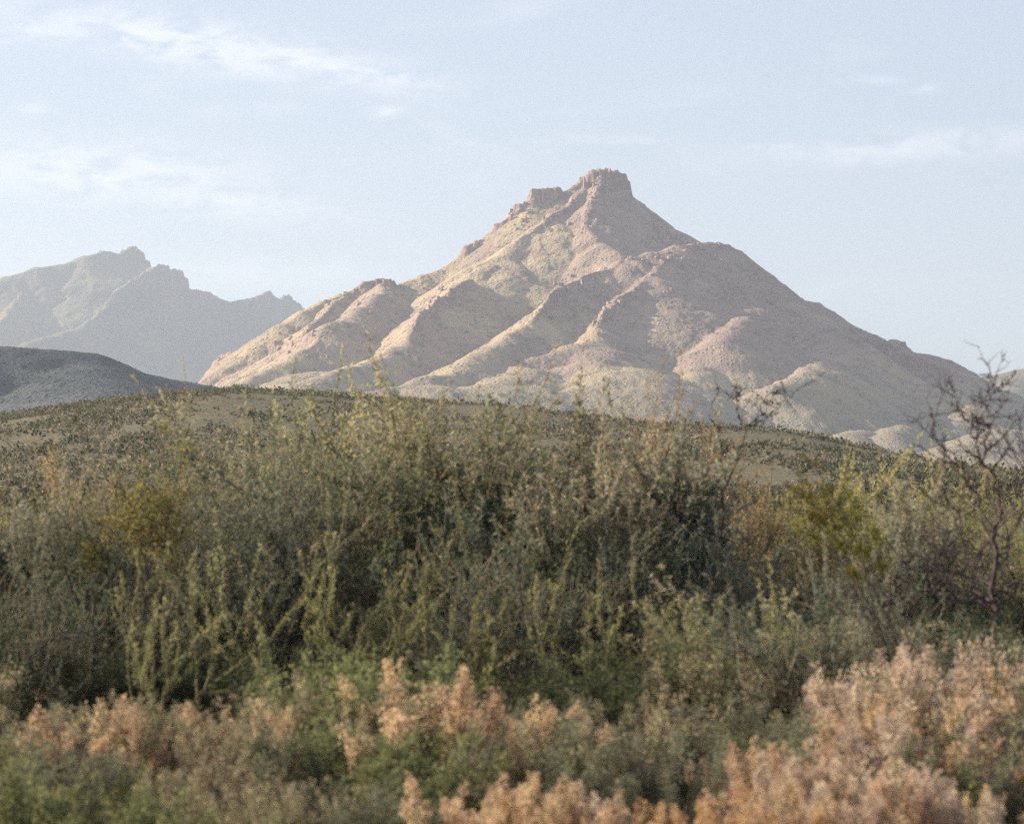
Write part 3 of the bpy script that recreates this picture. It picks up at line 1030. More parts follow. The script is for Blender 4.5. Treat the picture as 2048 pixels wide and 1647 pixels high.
def seed_bush(seed, H, n=14, lean=.45, heads=13, per=60, size=.024, puff=.020, plume=.13, n_stem_leaf=50, width=.13):
    """upright brittle stems that end in dense plumes of seed heads"""
    R = np.random.default_rng(seed)
    B = Batch()
    st = R.normal(size=(n, 3)) * np.array([width, width, 0]); st[:, 2] = -.04
    dr = unit(ring_dirs(n, .02, lean, R) + st * np.array([.8, .8, 0]))
    p0 = grow(st, dr, H * (.68 + .36 * R.random(n)), 8, .10, .04, R)
    r0 = np.full(n, .006)
    V, F, k = tube(p0, r0, r0 * .4, 4)
    root0 = np.arange(n)
    B.add('w', V, F, root0[k])
    s, dd, ix, t = fork(p0, heads, .30, 1.0, .55, R)
    p1 = grow(s, unit(dd + np.array([0, 0, .45])), H * (.06 + .16 * R.random(len(s))), 4, .12, .06, R)
    r1 = np.full(len(s), .003)
    V, F, k = tube(p1, r1, r1 * .5, 3)
    root1 = root0[ix]
    B.add('w', V, F, root1[k])
    il = np.repeat(np.arange(len(p1)), per)
    tl = R.random(len(il))
    tip, tg = sample(p1, il, np.full(len(il), .98))
    bulge = np.sin(np.clip(tl, .05, .95) * math.pi)[:, None]
    plen = (plume * (.5 + .8 * R.random(len(p1))))[il][:, None]
    off = R.normal(size=tip.shape)
    lp = tip + tg * (tl[:, None] - .75) * plen + off * puff * (.3 + .8 * bulge)
    ld = unit(off * .8 + tg * .5 + R.normal(size=lp.shape) * .4)
    shade = R.normal(size=len(p1))[il] * .25
    tint = np.clip(.35 + shade + .25 * R.normal(size=len(tl)), 0, 1)
    V, F, T = leaves(lp, ld, size, size * .6, R, tint)
    B.add('l', V, F, root1[il], T)
    lp, ld, il, tl = fork(p0, n_stem_leaf, .10, .9, .7, R)
    V, F, T = leaves(lp, ld, size * 1.5, size * .45, R, np.zeros(len(tl)))
    B.add('l', V, F, root0[il], T)
    return B, list(range(n))


def bare_tree(seed, limbs, r_list, twigs=9, H=2.6):
    """leafless crooked branches; limbs are given as polylines"""
    R = np.random.default_rng(seed)
    B = Batch()
    n = len(limbs)
    pts = []
    for q in limbs:
        q = np.array(q, float)
        tt = np.linspace(0, len(q) - 1, 22)
        i = np.minimum(tt.astype(int), len(q) - 2)
        w = (tt - i)[:, None]
        s = q[i] * (1 - w) + q[i + 1] * w
        jit = R.normal(size=s.shape) * .018
        jit[0] = 0
        pts.append(s + jit)
    p0 = np.array(pts, np.float32)
    r0 = np.array(r_list)
    V, F, k = tube(p0, r0, r0 * .28, 6)
    root0 = np.arange(n)
    B.add('w', V, F, root0[k])
    s, dd, ix, t = fork(p0, twigs, .2, 1.0, .7, R)
    p1 = grow(s, dd, H * (.06 + .20 * R.random(len(s)) ** 1.5), 7, .17, .05, R)
    r1 = r0[ix] * (.35 - .15 * t) + .002
    V, F, k = tube(p1, r1, r1 * .35, 4)
    B.add('w', V, F, root0[ix][k])
    root1 = root0[ix]
    s, dd, ix2, t = fork(p1, 6, .15, 1.0, .8, R)
    p2 = grow(s, dd, H * (.02 + .06 * R.random(len(s))), 4, .28, .03, R)
    r2 = np.full(len(s), .0032)
    V, F, k = tube(p2, r2, r2 * .4, 3)
    B.add('w', V, F, root1[ix2][k])
    # spur buds along the twigs
    lp, ld, il, tl = fork(p1, 14, .05, 1.0, .9, R)
    V, F, T = leaves(lp, ld, .02, .012, R, np.zeros(len(tl)))
    B.add('w', V, F, root1[il])
    return B, list(range(n))


def at(px, D):
    """ground point on the bearing of a photo column"""
    x = (px - 1024) * K * D
    return (x, D, float(ground_z(np.array([x]), np.array([float(D)]))[0]))


def height(py, D):
    return CAM_H + (HORIZON - py) * K * D


# ------------------------------------------------------------------ the thicket in front of the hill
MESQ = []


def mesq(px, D, top, k, leaf, label, rot, wide=1.0, bark=None, group='mesquites of the thicket'):
    """one mesquite: the k-th grown form, turned and scaled, in its own leaf colour"""
    g = at(px, D)
    src, fresh, tall = MESQ[k]
    H = (height(top, D) - g[2]) / tall
    o = src if fresh[0] else copy_tree(src)
    fresh[0] = False
    o.location = g
    o.rotation_euler = (0, 0, rot)
    o.scale = (H * wide, H * wide, H)
    o['label'] = label
    o['group'] = group
    for br in o.children:
        for f in br.children:
            f.material_slots[0].link = 'OBJECT'
            f.material_slots[0].material = leaf
    return o


def thicket():
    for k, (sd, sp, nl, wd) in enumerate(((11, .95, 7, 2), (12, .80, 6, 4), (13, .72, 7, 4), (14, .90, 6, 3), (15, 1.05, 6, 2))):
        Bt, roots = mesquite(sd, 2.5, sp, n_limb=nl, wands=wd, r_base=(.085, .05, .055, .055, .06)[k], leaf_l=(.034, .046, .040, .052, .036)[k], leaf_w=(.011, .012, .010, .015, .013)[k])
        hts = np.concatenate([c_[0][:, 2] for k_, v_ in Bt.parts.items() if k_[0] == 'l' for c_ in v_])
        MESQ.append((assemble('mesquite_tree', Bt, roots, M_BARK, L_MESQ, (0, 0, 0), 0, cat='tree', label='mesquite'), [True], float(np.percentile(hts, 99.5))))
    # front row, left to right
    mesq(330, 23.5, 915, 0, L_MESQ, 'dark mesquite with twisted black limbs, left of the fan of yellow wands', 0.3, 1.1)
    mesq(110, 24.5, 990, 3, L_MESQ_G, 'grey green mesquite beside the dark one with twisted black limbs', 2.0)
    mesq(560, 26.0, 835, 1, L_MESQ, 'tall olive mesquite behind the twisted black limbs, its shoots reaching the hill crest', 1.0)
    mesq(800, 25.0, 768, 2, L_MESQ_Y, 'tallest yellow olive mesquite of the thicket, its feathery top before the mountain foot', 0.0)
    mesq(1030, 26.0, 805, 1, L_MESQ, 'olive brown mesquite close beside the tallest one', 3.4)
    mesq(960, 22.5, 1040, 4, L_MESQ, 'dark green mesquite at the shaded foot of the thicket among yellow wands', 4.1, 1.1)
    mesq(1260, 25.0, 845, 3, L_MESQ_G, 'grey green mesquite with pale brown plumes, beside the orange brown one', 5.2)
    mesq(1390, 28.0, 805, 2, L_ORANGE, 'orange brown feathery mesquite beside the thin bare sapling', 2.5, .75)
    mesq(1480, 23.5, 1060, 4, L_MESQ_G, 'low mesquite under the thin bare sapling', 0.8)
    mesq(1640, 22.5, 1070, 0, L_MESQ, 'low spreading mesquite under the olive creosote tufts', 3.9, 1.2)
    mesq(1890, 24.5, 985, 3, L_MESQ_G, 'dark twiggy mesquite heap behind the leafless crooked tree', 1.3, 1.1)
    mesq(690, 28.5, 810, 3, L_MESQ_Y, 'feathery mesquite behind the tallest one and the tall olive one', 4.6)
    mesq(1150, 30.0, 840, 2, L_MESQ, 'slender mesquite behind the olive brown one', 1.9)
    mesq(420, 29.5, 860, 2, L_MESQ_Y, 'tan tipped mesquite behind the dark one with black limbs', 5.5)
    mesq(230, 31.0, 935, 1, L_ORANGE, 'brown twiggy mesquite behind the mustard yellow creosote', 0.9)
    mesq(30, 30.0, 960, 4, L_MESQ_Y, 'yellowish mesquite at the open end of the thicket by the shaded hill', 2.7)
    mesq(1750, 28.0, 965, 4, L_LIME, 'yellow green mesquite behind the leaning creosote', 5.9)
    mesq(1790, 18.6, 1150, 4, L_MESQ_G, 'low grey mesquite hiding the foot of the leaning creosote', 1.1, 1.3)
    mesq(1620, 18.6, 1190, 1, L_MESQ_Y, 'low yellowish mesquite in front of the creosote tufts', 2.1, 1.2)
    mesq(60, 21.5, 1110, 4, L_MESQ, 'low dark mesquite at the open end, before the grey green one', 4.0, 1.1)
    mesq(910, 27.5, 790, 4, L_MESQ_Y, 'broad feathery mesquite between the tallest one and the olive brown one', 2.2)
    mesq(680, 24.0, 900, 0, L_MESQ_G, 'grey mesquite just behind the fan of leafy yellow wands', 0.2)
    mesq(1130, 24.0, 930, 3, L_MESQ, 'dark mesquite between the olive brown and pale plumed ones', 3.3)
    mesq(470, 24.5, 980, 4, L_MESQ, 'round dark mesquite touching the one with twisted black limbs', 5.0)
    mesq(1560, 31.0, 935, 1, L_LIME, 'slim yellowish mesquite on the far side of the bare sapling', 4.4)
    mesq(1960, 31.0, 945, 2, L_LIME, 'pale yellow mesquite seen through the leafless crooked tree', 1.6)
    for i, (px, D, top, k, leaf) in enumerate(((2190, 25, 960, 1, L_MESQ_Y), (2330, 23, 1000, 3, L_MESQ_G), (2480, 26, 930, 0, L_MESQ), (2640, 24, 980, 4, L_MESQ_Y), (-120, 25, 960, 1, L_MESQ),
                                                 (-270, 23, 1000, 3, L_MESQ_Y), (-420, 26, 930, 2, L_MESQ_G), (-580, 24, 970, 4, L_MESQ))):
        mesq(px, D, top, k, leaf, 'mesquite further along the thicket past the leafless crooked tree' if px > 1024 else 'mesquite further along the thicket past the yellowish one at its open end', i * 1.3)
    mesq(2050, 28.0, 925, 0, L_LIME, 'yellow green mesquite behind the top of the leafless crooked tree', 3.0)

    def wand(seed, px, D, top, label, leaf=L_WAND, **kw):
        Bt, roots = wand_shrub(seed, height(top, D), **kw)
        return assemble('wand_shrub', Bt, roots, M_STEM_GREEN, leaf, at(px, D), 0, stem='stem', label=label, cat='shrub', group='wand shrubs in the thicket')

    wand(31, 720, 20.5, 985, 'yellow green wand shrub, a fan of leafy stems before the tallest mesquite', n=14, lean=.6)
    wand(32, 880, 20.0, 1060, 'wand shrub with bright forked yellow stems leaning right over dark shade', n=9, lean=.75)
    wand(33, 1190, 20.5, 1075, 'wand shrub with two thick yellow leafy spikes between dark mesquites', n=8, lean=.4)
    wand(34, 1440, 19.5, 1120, 'wand shrub with one long yellow green stem arching to the right', n=8, lean=.9)
    wand(35, 330, 19.0, 1000, 'slim wand shrub rising through the dark left mesquite', n=6, lean=.35)
    wand(36, 1090, 23.0, 930, 'wand shrub with thin leafy spikes behind the dark foot of the thicket', n=10, lean=.5)
    wand(37, 500, 22.5, 960, 'pale wand shrub with slanting grey green stems over the black limbs', n=9, lean=.6, leaf=L_MESQ_Y)


thicket()


def right_side():
    # bare snag at the right edge
    D = 21.0
    g = at(1985, D)
    def q(px, py, dd=0.0):
        x, y, z = P(px, py, D + dd)
        return (x - g[0], y - g[1], z - g[2])
    limbs = [
        [(0, 0, -.05), q(1995, 1240), q(1985, 1100), q(2005, 1030), q(1992, 975), q(1968, 915), q(1972, 870)],
        [q(1992, 1130), q(2030, 1060, -.1), q(2045, 980, -.2), q(2060, 900, -.2)],
        [q(1988, 1060), q(1950, 980, .2), q(1905, 930, .2), q(1880, 880, .3), q(1850, 865, .3)],
        [q(1969, 905), q(1974, 840), q(1985, 745)],
        [q(1968, 930), q(1945, 870, -.1), q(1925, 820, -.1), q(1915, 790, -.1)],
        [q(1994, 1200), q(1930, 1205, -.2), q(1880, 1180, -.3), q(1820, 1200, -.4)],
        [q(1990, 1190), q(2035, 1165, .1), q(2090, 1150, .2), q(2130, 1170, .2)],
        [q(1994, 1240), q(1950, 1180, -.3), q(1900, 1120, -.5), q(1860, 1080, -.6)],
        [q(1994, 1230), q(1960, 1130, .3), q(1920, 1060, .4), q(1900, 1000, .5)],
        [q(1994, 1220), q(1930, 1150, .4), q(1860, 1120, .5), q(1800, 1060, .6)],
    ]
    Bt, roots = bare_tree(51, limbs, [.021, .010, .011, .006, .007, .015, .015, .011, .011, .012], twigs=13, H=2.0)
    assemble('bare_tree', Bt, roots, M_BARK_PALE, L_MESQ, g, 0, label='leafless crooked tree with pinkish bark at the right edge of the thicket', cat='tree')
    # thin bare sapling before the hill
    D = 25.0
    g = at(1450, D)
    limbs = [
        [(0, 0, -.05), q2(1440, 1150, D, g), q2(1450, 985, D, g), q2(1475, 910, D, g), q2(1500, 850, D, g), q2(1525, 810, D, g), q2(1550, 770, D, g)],
        [q2(1452, 970, D, g), q2(1448, 920, D, g), q2(1440, 860, D, g), q2(1420, 800, D, g)],
        [q2(1488, 880, D, g), q2(1480, 840, D, g), q2(1470, 790, D, g)],
        [q2(1500, 850, D, g), q2(1540, 830, D, g), q2(1580, 790, D, g)],
    ]
    Bt, roots = bare_tree(52, limbs, [.013, .007, .006, .006], twigs=6, H=1.5)
    assemble('bare_sapling', Bt, roots, M_BARK_PALE, L_MESQ, g, 0, label='thin leafless sapling forking upward against the scrub hill and mountain', cat='tree')
    # creosotes
    D = 18.0
    g = at(1800, D)
    tufts = [(1592, 942, 30), (1572, 975, 14), (1650, 985, 22), (1690, 990, 26), (1640, 1030, 20), (1690, 1035, 22), (1602, 1062, 18), (1585, 1010, 12), (1722, 1095, 18), (1745, 1060, 14), (1665, 1080, 12),
             (1612, 920, 14), (1780, 1120, 14), (1700, 1150, 12)]
    stems = []
    for px, py, r in tufts:
        mx, my = 1765 - .35 * (1765 - px) + rnd.gauss(0, 22), 1180 - .35 * (1180 - py)
        d1 = rnd.uniform(-.25, .25)
        stems.append(([(rnd.uniform(-.3, .3), rnd.uniform(-.2, .2), -.05), q2(1795 + rnd.gauss(0, 30), 1330, D, g, d1 * .3), q2(mx, my + 20, D, g, d1 * .6), q2((mx + px) / 2 + 8, (my + py) / 2 - 6, D, g, d1), q2(px, py, D, g, d1)], r * 1.05 * K * D))
    Bt, roots = tuft_bush(61, stems)
    assemble('creosote_bush', Bt, roots, M_BARK, L_CREO, g, 0, stem='stem', label='leaning creosote bush with dark olive leaf tufts on thin stems', cat='shrub')
    D = 21.5
    g = at(310, D)
    stems = []
    for i in range(34):
        px, py = 296 + rnd.gauss(0, 46), 1000 + rnd.gauss(0, 58)
        d1 = rnd.uniform(-.4, .4)
        stems.append(([(rnd.uniform(-.05, .05), rnd.uniform(-.05, .05), -.05), q2(310 + rnd.gauss(0, 8), 1250, D, g, d1 * .4), q2((310 + px) / 2, (1150 + py) / 2, D, g, d1 * .8), q2(px, py, D, g, d1)], 40 * K * D))
    Bt, roots = tuft_bush(62, stems, per=120)
    assemble('creosote_bush', Bt, roots, M_BARK, L_MUST, g, 0, stem='stem', label='mustard yellow creosote bush rising through the dark left mesquite', cat='shrub')
    g = at(190, D)
    stems = [([(0, 0, -.05), q2(188, 1200, D, g), q2(186 + rnd.gauss(0, 14), 1080 + rnd.gauss(0, 14), D, g)], 22 * K * D) for i in range(5)]
    Bt, roots = tuft_bush(63, stems, per=60)
    assemble('creosote_bush', Bt, roots, M_BARK, L_CREO, g, 0, stem='stem', label='small olive creosote tuft beside the mustard yellow one', cat='shrub')


def tuft_bush(seed, stems, per=125):
    """thin crooked stems, each ending in a tuft of small leaves of the given radius"""
    R = np.random.default_rng(seed)
    B = Batch()
    for k_, (q, rad) in enumerate(stems):
        q = np.array(q, float)
        tt = np.linspace(0, len(q) - 1, 14)
        i = np.minimum(tt.astype(int), len(q) - 2)
        w = (tt - i)[:, None]
        s = q[i] * (1 - w) + q[i + 1] * w
        jit = R.normal(size=s.shape) * .010
        jit[0] = 0
        p0 = (s + jit)[None].astype(np.float32)
        V, F, f_ = tube(p0, np.array([.005]), np.array([.002]), 4)
        B.add('w', V, F, np.full(len(F), k_))
        n = 14
        dv = unit(R.normal(size=(n, 3)) * np.array([1, 1, .7]) + np.array([0, 0, .55]))
        from_, _ = sample(np.repeat(p0, n, 0), np.arange(n), .72 + .28 * R.random(n))
        p1 = grow(from_, dv, rad * (.4 + 1.3 * R.random(n)), 4, .2, .05, R)
        V, F, f_ = tube(p1, np.full(n, .003), np.full(n, .0012), 3)
        B.add('w', V, F, np.full(len(F), k_))
        il = R.integers(0, n, per)
        lp, tg = sample(p1, il, .15 + .85 * R.random(per))
        off = R.normal(size=lp.shape)
        lp = lp + off * .012
        V, F, T = leaves(lp, unit(off + tg * .4), .024, .013, R, np.clip(.3 * off[:, 2] + .2 + .25 * R.normal(size=per), 0, 1))
        B.add('l', V, F, np.full(len(F), k_), T)
    return B, list(range(len(stems)))


rnd = random.Random(33)


def q2(px, py, D, g, dd=0.0):
    x, y, z = P(px, py, D + dd)
    return (x - g[0], y - g[1], z - g[2])


right_side()


def front_bushes():
    R = random.Random(5)
    protos = {}

    def bush(kind, px, D, top):
        H = max(.25, .96 * (height(top, D) - at(px, D)[2]))
        fam = {'tan': (L_TAN, M_STEM_TAN, 'orange tan dry bush'), 'pink': (L_PINK, M_STEM_TAN, 'pinkish tan dry bush'),
               'rust': (L_RUST, M_STEM_TAN, 'rust orange dry bush'), 'straw': (L_STRAW, M_STEM_TAN, 'straw brown dry bush'),
               'green': (L_GREEN, M_STEM_GREEN, 'bright green bush'), 'sage': (L_GREY, M_STEM_TAN, 'grey green bush'), 'dusk': (L_DUSK, M_BARK, 'shade darkened olive bush')}[kind]
        n_var = 2 if kind in ('tan', 'pink', 'green', 'sage') else 1
        key = (kind, R.randrange(n_var))
        names = {'tan': 'seed_bush', 'pink': 'seed_bush', 'rust': 'seed_bush', 'straw': 'seed_bush', 'green': 'leafy_bush', 'sage': 'leafy_bush', 'dusk': 'leafy_bush'}
        labs = {'tan': 'orange tan seed bush in front of the thicket', 'pink': 'pinkish tan seed bush in front of the thicket',
                'rust': 'rusty orange seed bush low in front of the thicket', 'straw': 'straw brown thin stemmed bush in front of the thicket',
                'green': 'bright green leafy bush in front of the thicket', 'sage': 'grey green leafy bush in front of the thicket', 'dusk': 'shade darkened olive bush under the thicket'}
        if key not in protos:
            sd = 100 + len(protos) * 7
            if kind == 'green':
                Bt, roots = seed_bush(sd, 1.0, n=12, lean=.65, heads=15, per=34, size=.034, puff=.035, plume=.16, n_stem_leaf=110)
            elif kind in ('sage', 'dusk'):
                Bt, roots = seed_bush(sd, 1.0, n=13, lean=.7, heads=14, per=40, size=.026, puff=.03, plume=.14, n_stem_leaf=90)
            elif kind == 'straw':
                Bt, roots = seed_bush(sd, 1.0, n=18, lean=.42, heads=11, per=34, size=.022, puff=.016, plume=.12, n_stem_leaf=80)
            else:
                Bt, roots = seed_bush(sd, 1.0, n=12, lean=.34, heads=13, per=62, plume=.17, puff=.017)
            o = assemble(names[kind], Bt, roots, fam[1], fam[0], (0, 0, 0), 0, stem='stem', foliage='seed_heads' if names[kind] == 'seed_bush' else 'foliage', label=labs[kind], cat='bush', group=kind + ' bushes along the front')
            protos[key] = o
        else:
            o = copy_tree(protos[key])
        mark = ('the thicket past its open end' if px < -10 else 'the thicket past the leafless tree' if px > 2060 else 'the dark mesquite with twisted limbs' if px < 500 else 'the tallest mesquite' if px < 930 else 'the mesquite with pale plumes' if px < 1340 else
                'the leaning creosote bush' if px < 1760 else 'the leafless crooked tree')
        o['label'] = fam[2] + (' in the frontmost row before ' if D < 14.7 else ' behind the frontmost row before ' if D < 17.6 else ' right at the foot of ') + mark
        o.location = at(px, D)
        o.rotation_euler = (0, 0, R.random() * 6.28)
        wf = R.uniform(.95, 1.2)
        o.scale = (H * wf, H * wf, H)

    spots = [
        # front rank
        ('tan', 950, 13.2, 1545), ('tan', 1060, 13.6, 1570), ('pink', 1170, 13.3, 1575), ('rust', 1450, 13.0, 1580), ('rust', 1300, 12.8, 1600), ('pink', 1600, 13.6, 1535),
        ('pink', 1690, 14.2, 1500), ('tan', 1790, 13.4, 1530), ('pink', 1920, 13.2, 1560), ('tan', 2010, 13.6, 1580), ('sage', 1340, 14.6, 1500), ('sage', 1240, 14.8, 1480),
        ('green', 80, 13.3, 1520), ('green', 300, 13.0, 1575), ('green', 180, 13.0, 1600), ('straw', 420, 13.8, 1500), ('straw', 600, 13.4, 1560), ('straw', 520, 13.2, 1560), ('sage', 700, 13.6, 1550),
        ('sage', 40, 14.5, 1480), ('green', 440, 12.8, 1620), ('sage', 840, 13.2, 1600),
        # second rank
        ('straw', 150, 15.6, 1410), ('tan', 210, 16.2, 1395), ('straw', 290, 15.8, 1385), ('straw', 360, 16.0, 1400), ('tan', 490, 16.0, 1400), ('sage', 560, 15.2, 1450), ('straw', 430, 15.4, 1450),
        ('green', 790, 15.2, 1430), ('green', 830, 14.6, 1480), ('straw', 640, 16.4, 1350), ('green', 680, 16.2, 1350), ('tan', 860, 16.4, 1325), ('sage', 900, 16.0, 1390), ('straw', 760, 15.8, 1400),
        ('straw', 1030, 15.4, 1430), ('tan', 1110, 15.6, 1390), ('straw', 1150, 15.2, 1430), ('sage', 1200, 16.2, 1400), ('straw', 1320, 16.0, 1380), ('sage', 1400, 15.6, 1420),
        ('tan', 1550, 14.8, 1470), ('sage', 1630, 15.0, 1460), ('pink', 1730, 15.2, 1430), ('green', 1560, 15.4, 1450), ('sage', 1480, 16.4, 1400), ('straw', 1830, 15.6, 1420), ('sage', 1930, 15.0, 1470),
        ('straw', 2010, 14.8, 1470), ('pink', 1720, 17.0, 1340), ('pink', 1800, 17.4, 1315), ('pink', 1880, 17.2, 1310), ('pink', 1960, 17.4, 1325), ('tan', 2030, 17.0, 1340), ('pink', 1850, 16.4, 1360),
        ('pink', 1930, 16.6, 1370), ('sage', 1660, 17.2, 1370), ('green', 1850, 14.6, 1490), ('sage', 60, 16.2, 1410), ('green', 30, 15.0, 1470), ('sage', 110, 15.0, 1460), ('green', 280, 14.6, 1520),
        ('pink', 1740, 16.0, 1360), ('straw', 1810, 16.2, 1335), ('pink', 1890, 16.0, 1335), ('tan', 1960, 16.2, 1340), ('sage', 2030, 16.0, 1350), ('tan', 1700, 15.4, 1400), ('pink', 1780, 15.0, 1400),
        ('tan', 1870, 15.2, 1410), ('tan', 1620, 14.2, 1490), ('pink', 1680, 13.8, 1490), ('pink', 1740, 13.2, 1530), ('tan', 1000, 13.0, 1550), ('tan', 1120, 13.0, 1560), ('tan', 870, 15.6, 1340), ('sage', 1100, 15.0, 1430), ('straw', 480, 15.4, 1410),
        ('tan', 180, 15.4, 1400), ('tan', 1490, 13.4, 1560),
        # third rank under the thicket
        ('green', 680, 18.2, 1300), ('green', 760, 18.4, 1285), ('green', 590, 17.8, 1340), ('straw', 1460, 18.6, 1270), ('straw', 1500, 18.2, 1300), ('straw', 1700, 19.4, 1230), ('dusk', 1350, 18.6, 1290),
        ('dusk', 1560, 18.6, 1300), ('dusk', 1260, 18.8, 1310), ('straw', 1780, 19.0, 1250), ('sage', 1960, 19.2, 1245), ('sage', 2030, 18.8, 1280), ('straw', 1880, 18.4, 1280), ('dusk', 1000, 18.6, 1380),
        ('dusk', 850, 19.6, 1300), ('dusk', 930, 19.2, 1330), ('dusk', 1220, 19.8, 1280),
        ('dusk', 120, 21.2, 1300), ('dusk', 230, 21.6, 1290), ('dusk', 420, 21.8, 1290), ('dusk', 520, 21.4, 1300), ('dusk', 40, 20.6, 1330), ('dusk', 600, 21.0, 1290), ('dusk', 320, 22.4, 1280), ('dusk', 1850, 21.0, 1210), ('dusk', 1940, 20.6, 1220),  # dark bushes added to deepen the shade low in the thicket
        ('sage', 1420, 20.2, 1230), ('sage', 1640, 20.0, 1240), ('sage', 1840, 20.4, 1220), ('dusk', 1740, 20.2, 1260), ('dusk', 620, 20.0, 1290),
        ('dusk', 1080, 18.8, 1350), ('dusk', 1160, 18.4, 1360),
    ]
    for i in range(44):      # the row goes on past both ends of the view
        px = R.uniform(2080, 2700) if i % 2 else R.uniform(-620, -20)
        D = R.uniform(13.2, 19.5)
        spots.append((R.choice(('tan', 'pink', 'straw', 'sage', 'green', 'sage')), px, D, 1640 - (D - 13) * 55 + R.uniform(-40, 40)))
    for s in spots:
        bush(*s)


front_bushes()


# ------------------------------------------------------------------ open scrub between the thicket and the hill
def scrub_flat():
    R = np.random.default_rng(77)
    protos = []
    for i, (leaf, lab) in enumerate(((L_LIME, 'yellow green shrub on the flat behind the thicket'), (L_MESQ_G, 'grey green shrub on the flat behind the thicket'),
                                     (L_MESQ_Y, 'olive tinted shrub on the flat behind the thicket'), (L_STRAW, 'dry straw coloured shrub on the flat behind the thicket'))):
        Bt, roots = mesquite(200 + i, 1.6, 1.05, n_limb=4, boughs=8, twigs=10, leafy=11, leaf_l=.06, leaf_w=.02, wands=1, r_base=.03)
        protos.append((assemble('desert_shrub', Bt, roots, M_BARK if i != 3 else M_STEM_TAN, leaf, (0, 0, -50), 0, label=lab, cat='shrub', group=lab.split(' on ')[0] + 's'), [True], lab.split(' on the flat')[0]))
    spots = []
    # the open side at the right, nearest first
    for px, D, k in ((1660, 34, 0), (1740, 37, 2), (1800, 33, 0), (1860, 36, 2), (1920, 39, 0), (2010, 35, 0), (1580, 40, 0), (1520, 37, 1), (1960, 44, 2), (2060, 42, 1), (1700, 45, 0), (1880, 47, 0), (1620, 48, 2), (1780, 42, 3),
                     (60, 38, 1), (140, 42, 3), (30, 46, 0), (230, 44, 1), (90, 52, 3), (380, 46, 1), (190, 55, 0), (470, 50, 3)):
        spots.append((px, D, k, .95 + .3 * R.random()))
    for i in range(230):
        D = 38 + 210 * R.random() ** 1.6
        spots.append((R.uniform(-500, 2550), D, int(R.choice([0, 1, 1, 2, 3, 3])), .6 + .5 * R.random()))
    for px, D, k, s in spots:
        pr, fresh, base_lab = protos[k]
        o = pr if fresh[0] else copy_tree(pr)
        fresh[0] = False
        side = 'beside the thin bare sapling' if 1340 < px < 1600 else 'beyond the leafless crooked tree' if px >= 1600 else 'beyond the mustard creosote' if px < 620 else 'beyond the tallest mesquite'
        o['label'] = base_lab + (' close behind the thicket, ' if D < 55 else ' far out on the flat, ') + side
        o.location = at(px, D)
        o.rotation_euler = (0, 0, R.random() * 6.28)
        o.scale = (s * R.uniform(.9, 1.25), s * R.uniform(.9, 1.25), s)



def sotols():
    R = np.random.default_rng(55)
    for px, D, rad, stalk, lab in ((1472, 52, .42, 0, 'spiky pale sotol rosette on the flat behind the thin bare sapling'), (1536, 60, .34, 924, 'sotol with one tall thin dry stalk on the flat')):
        g = at(px, D)
        o = link('sotol_plant', None, None, g, lab, 'plant')
        n = 90
        dv = unit(R.normal(size=(n, 3)) + np.array([0, 0, .4])); dv[:, 2] = np.abs(dv[:, 2])
        V, F, T = leaves(np.tile([[0, 0, rad * .35]], (n, 1)) + R.normal(size=(n, 3)) * .02, dv, rad, .03, R, .5 + .3 * R.normal(size=n))
        me = make_mesh('rosette', V, F, False, [L_GREY])
        a_ = me.attributes.new('tint', 'FLOAT', 'POINT')
        a_.data.foreach_set('value', np.clip(T, 0, 1))
        link('rosette', me, o)
        n_t = 1
        p = grow(np.array([[0, 0, -.1]]), np.array([[.01, 0, 1.]]), np.array([rad * .6 if not stalk else height(stalk, D) - g[2] + .1]), 10, .015, .02, R)
        V, F, k = tube(p, np.array([.05 if not stalk else .02]), np.array([.04 if not stalk else .008]), 6)
        link('trunk' if not stalk else 'flower_stalk', make_mesh('stalk', V, F, True, [M_STEM_TAN]), o)


scrub_flat()
sotols()


def small_shrub_mesh(seed, n, leaf, name, L=.2, Wd=.12):
    """one bushy clump a metre across: leaf blades over a dome, for shrubs seen from afar"""
    R = np.random.default_rng(seed)
    dv = unit(R.normal(size=(n, 3)))
    dv[:, 2] = np.abs(dv[:, 2])
    lump = 1 + .35 * vnoise(dv[:, 0] * 2.2 + seed, dv[:, 1] * 2.2, seed)
    rad = (.35 + .65 * R.random(n) ** .5) * lump
    p = dv * rad[:, None] * np.array([.5, .5, .62])
    p[:, 2] += .02
    V, F, T = leaves(p, unit(dv + R.normal(size=dv.shape) * .7 + np.array([0, 0, .4])), L, Wd, R, np.clip(dv[:, 2] * .5 + .3 * R.normal(size=n), 0, 1))
    me = make_mesh(name, V, F, False, [leaf])
    a_ = me.attributes.new('tint', 'FLOAT', 'POINT')
    a_.data.foreach_set('value', T)
    return me


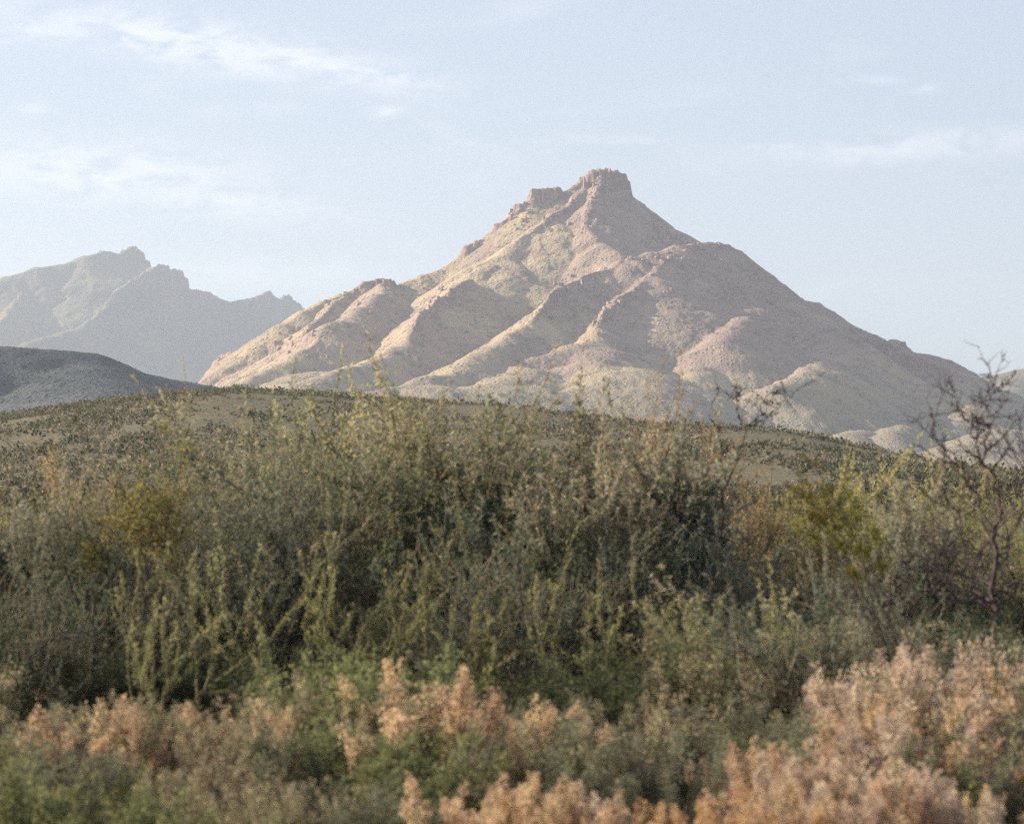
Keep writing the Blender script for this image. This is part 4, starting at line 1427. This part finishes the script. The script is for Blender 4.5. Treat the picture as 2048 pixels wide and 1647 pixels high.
def hill_scrub():
    R = np.random.default_rng(91)
    kinds = [(small_shrub_mesh(s, 220, L_HILL if s % 3 else L_HILL2, 'hill_shrub'), s % 3) for s in range(1, 7)]
    # candidate places over the face of the hill that the camera sees
    N = 27000
    y = 120 + 540 * R.random(N) ** .8
    x = (R.random(N) * 2 - 1) * .19 * y
    cl = fbm(x / 22, y / 40, 3, 701)
    ok = (1.5 * cl + .25 * R.normal(size=N)) > -.36
    x, y = x[ok], y[ok]
    z = ground_z(x, y)
    size = (.55 + 1.9 * R.random(len(x)) ** 2.6) * (.6 + .4 * sstep(y, 150, 350))
    app = size / y
    order = np.argsort(-app)
    few, rest = order[:300], order[300:]
    for i in few:
        me, k = kinds[int(R.integers(len(kinds)))]
        lab = 'round dark green shrub standing out on the scrub hill' if k else 'dry tan shrub standing out on the scrub hill'
        o = link('hill_shrub', me, None, (x[i], y[i], z[i] - .05), lab, 'shrub', ('dark' if k else 'tan') + ' shrubs dotted over the hill')
        o.rotation_euler = (0, 0, R.random() * 6.28)
        o.scale = (size[i] * 1.2, size[i] * 1.2, size[i])
    # the rest as one cover, dark and tan
    for mat, name, lab, sub in ((L_HILL, 'scrub_cover', 'dense dark scrub covering the hill', 0), (L_HILL2, 'dry_scrub_cover', 'pale dry scrub and grass covering the hill', 1)):
        sel = rest[sub::2]
        nb = 13
        c = np.repeat(np.stack([x[sel], y[sel], z[sel]], -1), nb, 0)
        s_ = np.repeat(size[sel], nb)[:, None]
        dv = unit(R.normal(size=c.shape)); dv[:, 2] = np.abs(dv[:, 2])
        p = c + dv * s_ * np.array([.5, .5, .5]) * (.3 + .7 * R.random((len(c), 1)))
        V, F, T = leaves(p, unit(dv + .6 * R.normal(size=dv.shape)), s_[:, 0] * .30, s_[:, 0] * .2, R, np.clip(dv[:, 2] * .5 + .3 * R.normal(size=len(c)), 0, 1))
        me = make_mesh(name, V, F, False, [mat])
        a_ = me.attributes.new('tint', 'FLOAT', 'POINT')
        a_.data.foreach_set('value', T)
        link(name, me, None, None, lab, None, None, 'stuff')


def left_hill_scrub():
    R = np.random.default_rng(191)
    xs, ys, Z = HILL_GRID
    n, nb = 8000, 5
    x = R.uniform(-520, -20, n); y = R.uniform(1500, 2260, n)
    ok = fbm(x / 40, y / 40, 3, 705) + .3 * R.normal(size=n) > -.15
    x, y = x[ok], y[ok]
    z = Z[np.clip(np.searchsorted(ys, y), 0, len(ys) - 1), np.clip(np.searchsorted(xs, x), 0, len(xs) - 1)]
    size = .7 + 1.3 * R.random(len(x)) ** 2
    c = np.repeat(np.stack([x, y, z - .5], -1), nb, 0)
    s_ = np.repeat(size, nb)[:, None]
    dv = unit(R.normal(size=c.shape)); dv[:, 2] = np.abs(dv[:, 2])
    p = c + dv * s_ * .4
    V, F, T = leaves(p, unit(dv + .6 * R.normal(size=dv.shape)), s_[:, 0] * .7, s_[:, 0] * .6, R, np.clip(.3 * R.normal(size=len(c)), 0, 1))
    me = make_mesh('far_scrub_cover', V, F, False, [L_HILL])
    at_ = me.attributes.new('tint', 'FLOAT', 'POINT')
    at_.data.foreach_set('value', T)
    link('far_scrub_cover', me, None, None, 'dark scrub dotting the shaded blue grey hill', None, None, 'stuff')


hill_scrub()
left_hill_scrub()

build_haze()
